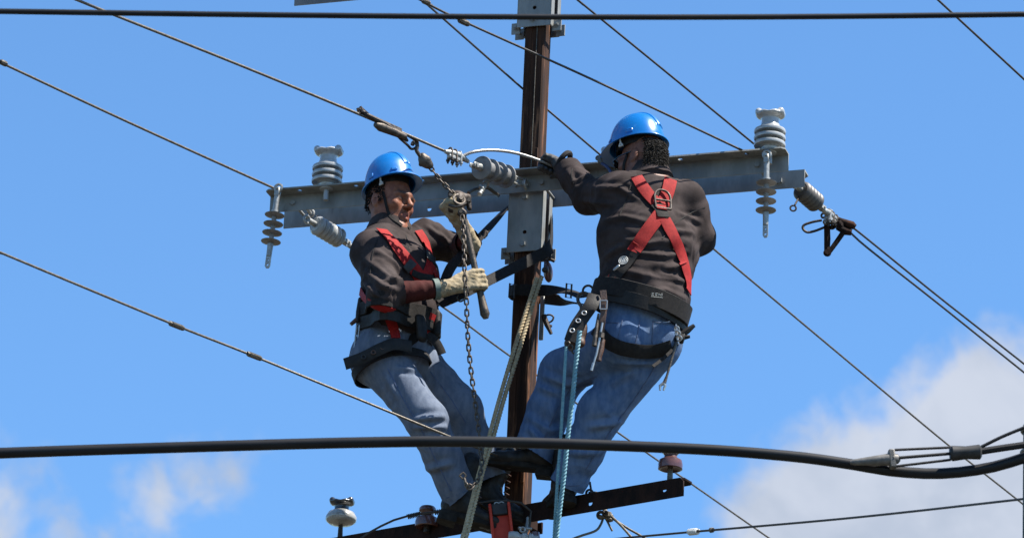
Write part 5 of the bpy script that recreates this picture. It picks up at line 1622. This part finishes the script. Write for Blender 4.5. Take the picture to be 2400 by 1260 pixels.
for c, ax in (((1463, 614), .020), ((1449, 631), .012)):
    p, n_ = hit(bj2, *c)
    bm = bmesh.new()
    if ax == .020:
        for rr_ in (.019, .013, .006): torus(bm, p + n_ * .014, n_, rr_, .0016, 22, 6)
        for k in range(6): cyl(bm, p + n_ * .014, p + n_ * .014 + frame(n_).col[0] * math.cos(k) * .012 + frame(n_).col[1] * math.sin(k) * .012, .0012, 5)
    else:
        box(bm, p + n_ * .016, (.034, .012, .008), frame(n_, V((.6, 0, .4))), .003)
    obj('emblem' if ax == .020 else 'buckle', bm, 'thread_white' if ax == .020 else 'steel_bright', HB)
for (xa, ya), (xb, yb) in (((1484, 566), (1500, 577)), ((1588, 622), (1604, 616))):
    obj('adjuster', strap_px([bj2], [(xa, ya), (xb, yb)], .009, .012, .004), 'webbing_red', HB)
# D-ring between the shoulder blades
pd_, nd_ = hit(bj2, 1549, 480)
bm = bmesh.new(); f = frame(nd_ + V((0, -.3, 0)), V((0, 0, 1)))
c0 = pd_ + nd_ * .022
pts = [c0 + f.col[0] * y + f.col[1] * x for x, y in ((-.032, -.036), (-.034, .0), (-.033, .030), (-.022, .052), (0, .060), (.022, .052), (.033, .030), (.034, .0), (.032, -.036))]
tube(bm, smooth_path(pts, 4), .0052, 8); tube(bm, [pts[0], pts[-1]], .0052, 8); tube(bm, [c0 + f.col[1] * -.034 + f.col[0] * .006, c0 + f.col[1] * .034 + f.col[0] * .006], .0048, 8)
obj('d_ring', bm, 'iron_dark', HB)
# belt mark
pm, nm_ = hit(bj2, 1537, 688)
lab = bmesh.new()
f = frame(nm_, V((1, 0, -.15)))
for k, (x, y, w_, h_) in enumerate(((-.020, 0, .009, .002), (-.020, .008, .009, .002), (-.020, .004, .002, .010), (-.008, .004, .002, .010), (-.004, 0, .008, .002), (-.004, .008, .008, .002), (.006, .004, .002, .010), (.011, .004, .006, .002), (.018, .002, .010, .002), (.018, .009, .008, .002), (.0, -.007, .05, .002))):
    box(lab, pm + nm_ * .024 + f.col[0] * x + f.col[1] * y, (w_, h_, .001), f)
obj('label_print', lab, 'thread_white', HB)
obj('seat_strap', strap_px([bt2], [(1398, 770), (1425, 800), (1455, 815), (1495, 822), (1540, 822), (1572, 812)], .060, .008, .006), 'webbing_black', HB)
# jeans details: back pockets, yoke and side seam as stitched edges
for path in ([(1552, 560), (1580, 525), (1615, 500), (1652, 486)], [(1480, 428), (1468, 470), (1452, 505)], [(1345, 430), (1336, 405), (1352, 382)]):
    obj('seam', strap_px([bj2], path, .0045, .0015, .002), 'webbing_black', B_['jacket'])
for path in ([(952, 552), (962, 600), (975, 640)], [(885, 560), (872, 600), (868, 640)]):
    obj('seam', strap_px([bj], path, .0045, .0015, .002), 'webbing_black', A_['jacket'])
for path, w_ in (([(1530, 752), (1528, 805)], .003), ([(1530, 752), (1585, 764)], .006), ([(1460, 748), (1446, 800)], .004), ([(1500, 750), (1488, 812)], .005), ([(1420, 755), (1450, 757)], .003)):
    obj('seam', strap_px([bt2], path, w_, .002, .002), 'denim_seam', B_['trousers'])
for path in ([(908, 862), (945, 935), (985, 1000), (1018, 1070), (1058, 1150)], [(1046, 1166), (1078, 1156), (1108, 1142)], [(1008, 870), (1055, 930), (1092, 990)]):
    obj('seam', strap_px([bt], path, .0045, .0012, .0022), 'denim_seam', A_['trousers'])
for path in ([(1548, 840), (1490, 930), (1430, 1010), (1372, 1100)], [(1400, 880), (1340, 905), (1300, 970), (1275, 1030)], [(1300, 1126), (1330, 1140), (1358, 1136)]):
    obj('seam', strap_px([bt2], path, .0045, .0012, .0022), 'denim_seam', B_['trousers'])
# ------------------------------------------------------------------ tools, straps and ropes the men carry
po = thing('tool_holster', 'black and brown leather tool holster with three eyelets at a lineman\'s hip', 'holster', at(1350, 780, -.66))
YB = -.70
a_ = loose_strap('strap', po, [(1395, 690, YB + .02), (1385, 715, YB), (1368, 740, YB), (1350, 768, YB), (1338, 800, YB)], .058, 'leather_black')
for px, py in ((1369, 733), (1355, 751), (1341, 774)):
    bm = bmesh.new(); torus(bm, at(px, py, YB - .008), (0, -1, .15), .009, .003, 16, 6); obj('eyelet', bm, 'steel_bright', po)
v, q = blend([ell(at(1352, 782, YB + .035), (.04, .022, .07), frame(at(1372, 735, YB) - at(1340, 815, YB)), k=.02), cap(at(1332, 805, YB + .03), at(1362, 805, YB + .03), .016, k=.02)], .005)
obj('pocket', mesh_from('pocket', relax(v, q, 2), q), 'leather_brown', po)
bm = bmesh.new()
for px, py in ((1330, 806), (1338, 815), (1346, 822)): torus(bm, at(px, py, YB), (.5, 1, .1), .010, .004, 14, 6)
obj('ring', bm, 'iron_tool', po)
bs = thing('buckled_strap', 'brown leather tool strap with brass-coloured buckle hanging from the wide belt', 'strap', at(1412, 700, YB))
loose_strap('strap', bs, [(1413, 680, YB - .02), (1416, 712, YB - .02), (1412, 750, YB - .02), (1408, 775, YB - .01)], .026, 'leather_brown')
bm = bmesh.new(); c_ = at(1415, 714, YB - .028)
for a, b in (((-8, -10), (8, -10)), ((8, -10), (7, 10)), ((7, 10), (-9, 10)), ((-9, 10), (-8, -10))):
    cyl(bm, at(1415 + a[0], 714 + a[1], YB - .028), at(1415 + b[0], 714 + b[1], YB - .028), .003, 6)
obj('buckle', bm, 'steel_bright', bs)
pli = thing('pliers', 'pliers with dark handles hanging below the brown buckled strap', 'pliers', at(1400, 800, YB))
bm = bmesh.new(); tube(bm, [at(1412, 756, YB - .02), at(1406, 790, YB - .02), at(1398, 830, YB - .02), at(1388, 862, YB - .02)], [.005, .006, .005, .003], 8); cyl(bm, at(1386, 868, YB - .02), at(1391, 850, YB - .02), .006, 8); obj('shank', bm, 'steel_bright', pli)
bm = bmesh.new(); tube(bm, [at(1413, 795, YB - .01), at(1408, 820, YB - .01), at(1403, 838, YB - .01)], [.010, .013, .011], 8); cyl(bm, at(1404, 838, YB - .01), at(1403, 845, YB - .01), .011, 8); obj('handle', bm, 'leather_brown', pli)
bm = bmesh.new(); tube(bm, [at(1403, 735, YB - .015), at(1398, 770, YB - .02), at(1393, 810, YB - .02)], [.005, .008, .011], 8); cyl(bm, at(1410, 780, YB - .015), at(1408, 792, YB - .015), .014, 8); obj('jaw', bm, 'iron_tool', pli)
th2 = thing('tool_holder', 'black tool holder with metal clips sticking out from the wide belt\'s far hip', 'holder', at(1600, 785, -.60))
bm = bmesh.new()
for pts, r_ in (([(1590, 790, -.60), (1610, 775, -.60), (1627, 762, -.60)], [.012, .014, .008]), ([(1588, 800, -.60), (1602, 790, -.60), (1617, 788, -.60)], [.012, .012, .007])):
    tube(bm, [at(*p) for p in pts], r_, 8)
box(bm, at(1594, 790, -.60), (.04, .03, .05), frame((.3, .3, 1)), .006)
obj('sheath', bm, 'leather_black', th2)
bm = bmesh.new()
for px, py in ((1588, 780), (1592, 792), (1586, 770)): torus(bm, at(px, py, -.65), (.4, 1, .3), .010, .0032, 14, 6)
cyl(bm, at(1584, 760, -.64), at(1590, 806, -.64), .004, 6); obj('clip', bm, 'steel_bright', th2)
wr = thing('wrench', 'long thin open-ended wrench dangling from the far hip of the back-turned lineman', 'wrench', at(1580, 850, -.60))
bm = bmesh.new(); tube(bm, [at(1586, 800, -.64), at(1576, 835, -.64), at(1563, 880, -.64), at(1557, 897, -.64)], [.005, .0055, .005, .008], 8); obj('handle', bm, 'iron_tool', wr)
bm = bmesh.new()
for s_ in (-1, 1): tube(bm, [at(1556, 897, -.64), at(1553 + s_ * 6, 903, -.64), at(1551 + s_ * 4, 914, -.64)], [.007, .006, .004], 8)
obj('jaw', bm, 'steel_bright', wr)
loose_strap('tail_strap', HB, [(1590, 800, -.60), (1575, 820, -.61), (1552, 842, -.63), (1530, 858, -.65)], .014, 'webbing_black')
# positioning straps round the pole
def pole_strap(name, label, px, w, group, sides=None):
    t = thing(name, label, 'strap', at(*px[0]), group=group)
    P = smooth_path([p if isinstance(p, V) else at(*p) for p in px], 7); n = len(P); sd = []
    for i in range(n):
        tt = (P[min(i + 1, n - 1)] - P[max(i - 1, 0)]).normalized()
        rad = V((P[i].x - P0.x, P[i].y - P0.y, 0)); rad = rad.normalized() if rad.length > .02 else V((0, -1, 0))
        out = (rad * .7 + V((0, -.6, -.1))).normalized() if P[i].y < .05 else rad
        if P[i].x - P0.x > .05 and -.13 < P[i].y < .15 and P[i].x - P0.x < .2: out = V((1, -.25, 0))
        sd.append(tt.cross(out).normalized())
    for i in range(1, n):
        if sd[i].dot(sd[i - 1]) < 0: sd[i] = -sd[i]
    for _ in range(4): sd = [(sd[max(i - 1, 0)] + sd[i] * 2 + sd[min(i + 1, n - 1)]).normalized() for i in range(n)]
    bm = bmesh.new(); ribbon(bm, P, sd, w, .0055); obj('webbing', bm, 'webbing_black', t)
    return t
za = lambda px, py, y: at(px, py, y)
sA = pole_strap('positioning_strap', 'black webbing strap slung high round the pole from the face-visible lineman\'s belt',
    [(1018, 715, -.30), (1038, 672, -.30), (1052, 636, -.29), (1068, 612, -.28), (1100, 582, -.22), (1132, 548, -.14), (1165, 512, -.06), (1196, 478, .02), (1225, 462, .13), (1262, 462, .14), (1288, 478, .09), (1293, 530, .02), (1292, 566, -.09), (1284, 586, -.155), (1250, 605, -.19), (1200, 630, -.24), (1140, 660, -.32), (1080, 690, -.38), (1030, 712, -.42)], .050, 'work positioning straps')
bm = bmesh.new()
for a, b in (((1128, 552), (1122, 572)), ((1138, 540), (1134, 558))): cyl(bm, at(*a, -.16), at(*b, -.16), .007, 8)
torus(bm, at(1134, 548, -.15), (.4, 1, 0), .016, .004); torus(bm, at(1122, 570, -.17), (.5, .8, .2), .012, .004)
obj('buckle', bm, 'iron_dark', sA)
bm = bmesh.new(); tube(bm, smooth_path([at(1074, 690, -.44), at(1070, 698, -.44), at(1078, 706, -.44), at(1088, 702, -.44)], 4), .004, 6); obj('ring', bm, 'iron_dark', sA)
sB = pole_strap('positioning_strap', 'black webbing strap level round the pole from the back-turned lineman\'s hip',
    [(1366, 696, -.40), (1335, 684, -.28), (1300, 681, -.17), (1250, 680, -.105), (1210, 679, -.085), (1195, 682, -.02), (1200, 690, .06), (1225, 697, .085), (1262, 698, .07), (1300, 702, -.06), (1335, 707, -.22), (1362, 712, -.36)], .050, 'work positioning straps')
for px in (1201, 1334):
    Yq = -.10 if px < 1250 else -.30
    bm = bmesh.new()
    c4 = [at(px - 6, 664, Yq), at(px + 6, 666, Yq), at(px + 4, 698, Yq), at(px - 8, 696, Yq)]
    tube(bm, c4, .0042, 6, closed=True); obj('buckle', bm, 'iron_dark', sB)
cb = thing('carabiner', 'grey steel snap hook joining the level pole strap to a hip belt', 'carabiner', at(1368, 700, -.42))
bm = bmesh.new(); tube(bm, smooth_path([at(1380, 690, -.45), at(1368, 686, -.45), at(1356, 692, -.44), at(1355, 706, -.44), at(1362, 718, -.45), at(1362, 732, -.46)], 5), .0075, 8); obj('hook', bm, 'iron_tool', cb)
bm = bmesh.new(); torus(bm, at(1378, 681, -.46), (.3, 1, .2), .022, .005); obj('ring', bm, 'iron_dark', cb)
bm = bmesh.new(); torus(bm, at(1396, 681, -.56), (.1, -1, .1), .0095, .0032, 16, 6); obj('eyelet', bm, 'steel_bright', cb)
# pulley and rope
pu = thing('pulley_block', 'small reddish-brown pulley block hung on the pole beneath the slanting strap', 'pulley', at(1284, 632, -.12))
v, q = blend([ell(at(1285, 638, -.12), (.020, .026, .044), frame((-.12, -.2, 1)), k=.01), cap(at(1280, 612, -.12), at(1283, 628, -.12), .010, .012, k=.012)], .004)
obj('cheek', mesh_from('cheek', relax(v, q, 1), q), 'brown_glaze', pu)
bm = bmesh.new(); torus(bm, at(1282, 603, -.13), (.4, 1, .1), .015, .005); hexbolt(bm, at(1277, 632, -.15), (0, -1, 0), .009, .008); cyl(bm, at(1286, 606, -.12), at(1300, 612, -.12), .007); obj('hook', bm, 'iron_dark', pu)
def drop(pts):
    P = [at(*p) for p in pts]                              # on below the picture, down to the ground
    e = P[-1]; d = (P[-1] - P[-2]).normalized()
    return P + [e + d * .6 + V((0, 0, -.2)), V((e.x + d.x * 1.1, e.y + d.y * 1.1, e.z - 2.5)), V((e.x + d.x * 1.2, e.y + d.y * 1.2, .03))]
def rope(label, pts, r, mat, pitch, dep=.26):
    bm = bmesh.new(); strand(bm, resample(smooth_path(drop(pts), 12), pitch / 3 / 5), r, 3, pitch, dep, 18)
    return tag(obj('rope', bm, mat), label, 'rope')
rope('cream hand line down from the pulley, the strand nearer the pole', [(1270, 648, -.145), (1256, 690, -.17), (1236, 755, -.2), (1212, 835, -.23), (1180, 940, -.27), (1152, 1040, -.33), (1130, 1110, -.4), (1098, 1240, -.5), (1086, 1290, -.54)], .0092, 'rope_cream', .05)
rope('cream hand line down from the pulley, the strand away from the pole', [(1258, 652, -.155), (1246, 690, -.18), (1225, 755, -.21), (1200, 835, -.24), (1169, 940, -.28), (1142, 1040, -.345), (1122, 1112, -.415), (1090, 1240, -.51), (1078, 1290, -.55)], .0092, 'rope_cream', .05)
rope('light blue twisted rope hanging from the eyelet holster, the thicker strand', [(1359, 775, -.72), (1352, 830, -.71), (1343, 920, -.68), (1332, 1010, -.64), (1322, 1110, -.6), (1311, 1200, -.56), (1302, 1290, -.52)], .0098, 'rope_blue', .045)
rope('light blue twisted rope hanging from the eyelet holster, the thinner strand', [(1327, 812, -.70), (1323, 880, -.69), (1318, 960, -.66), (1313, 1040, -.62), (1307, 1120, -.59), (1302, 1200, -.55), (1297, 1290, -.51)], .0066, 'rope_blue', .032)
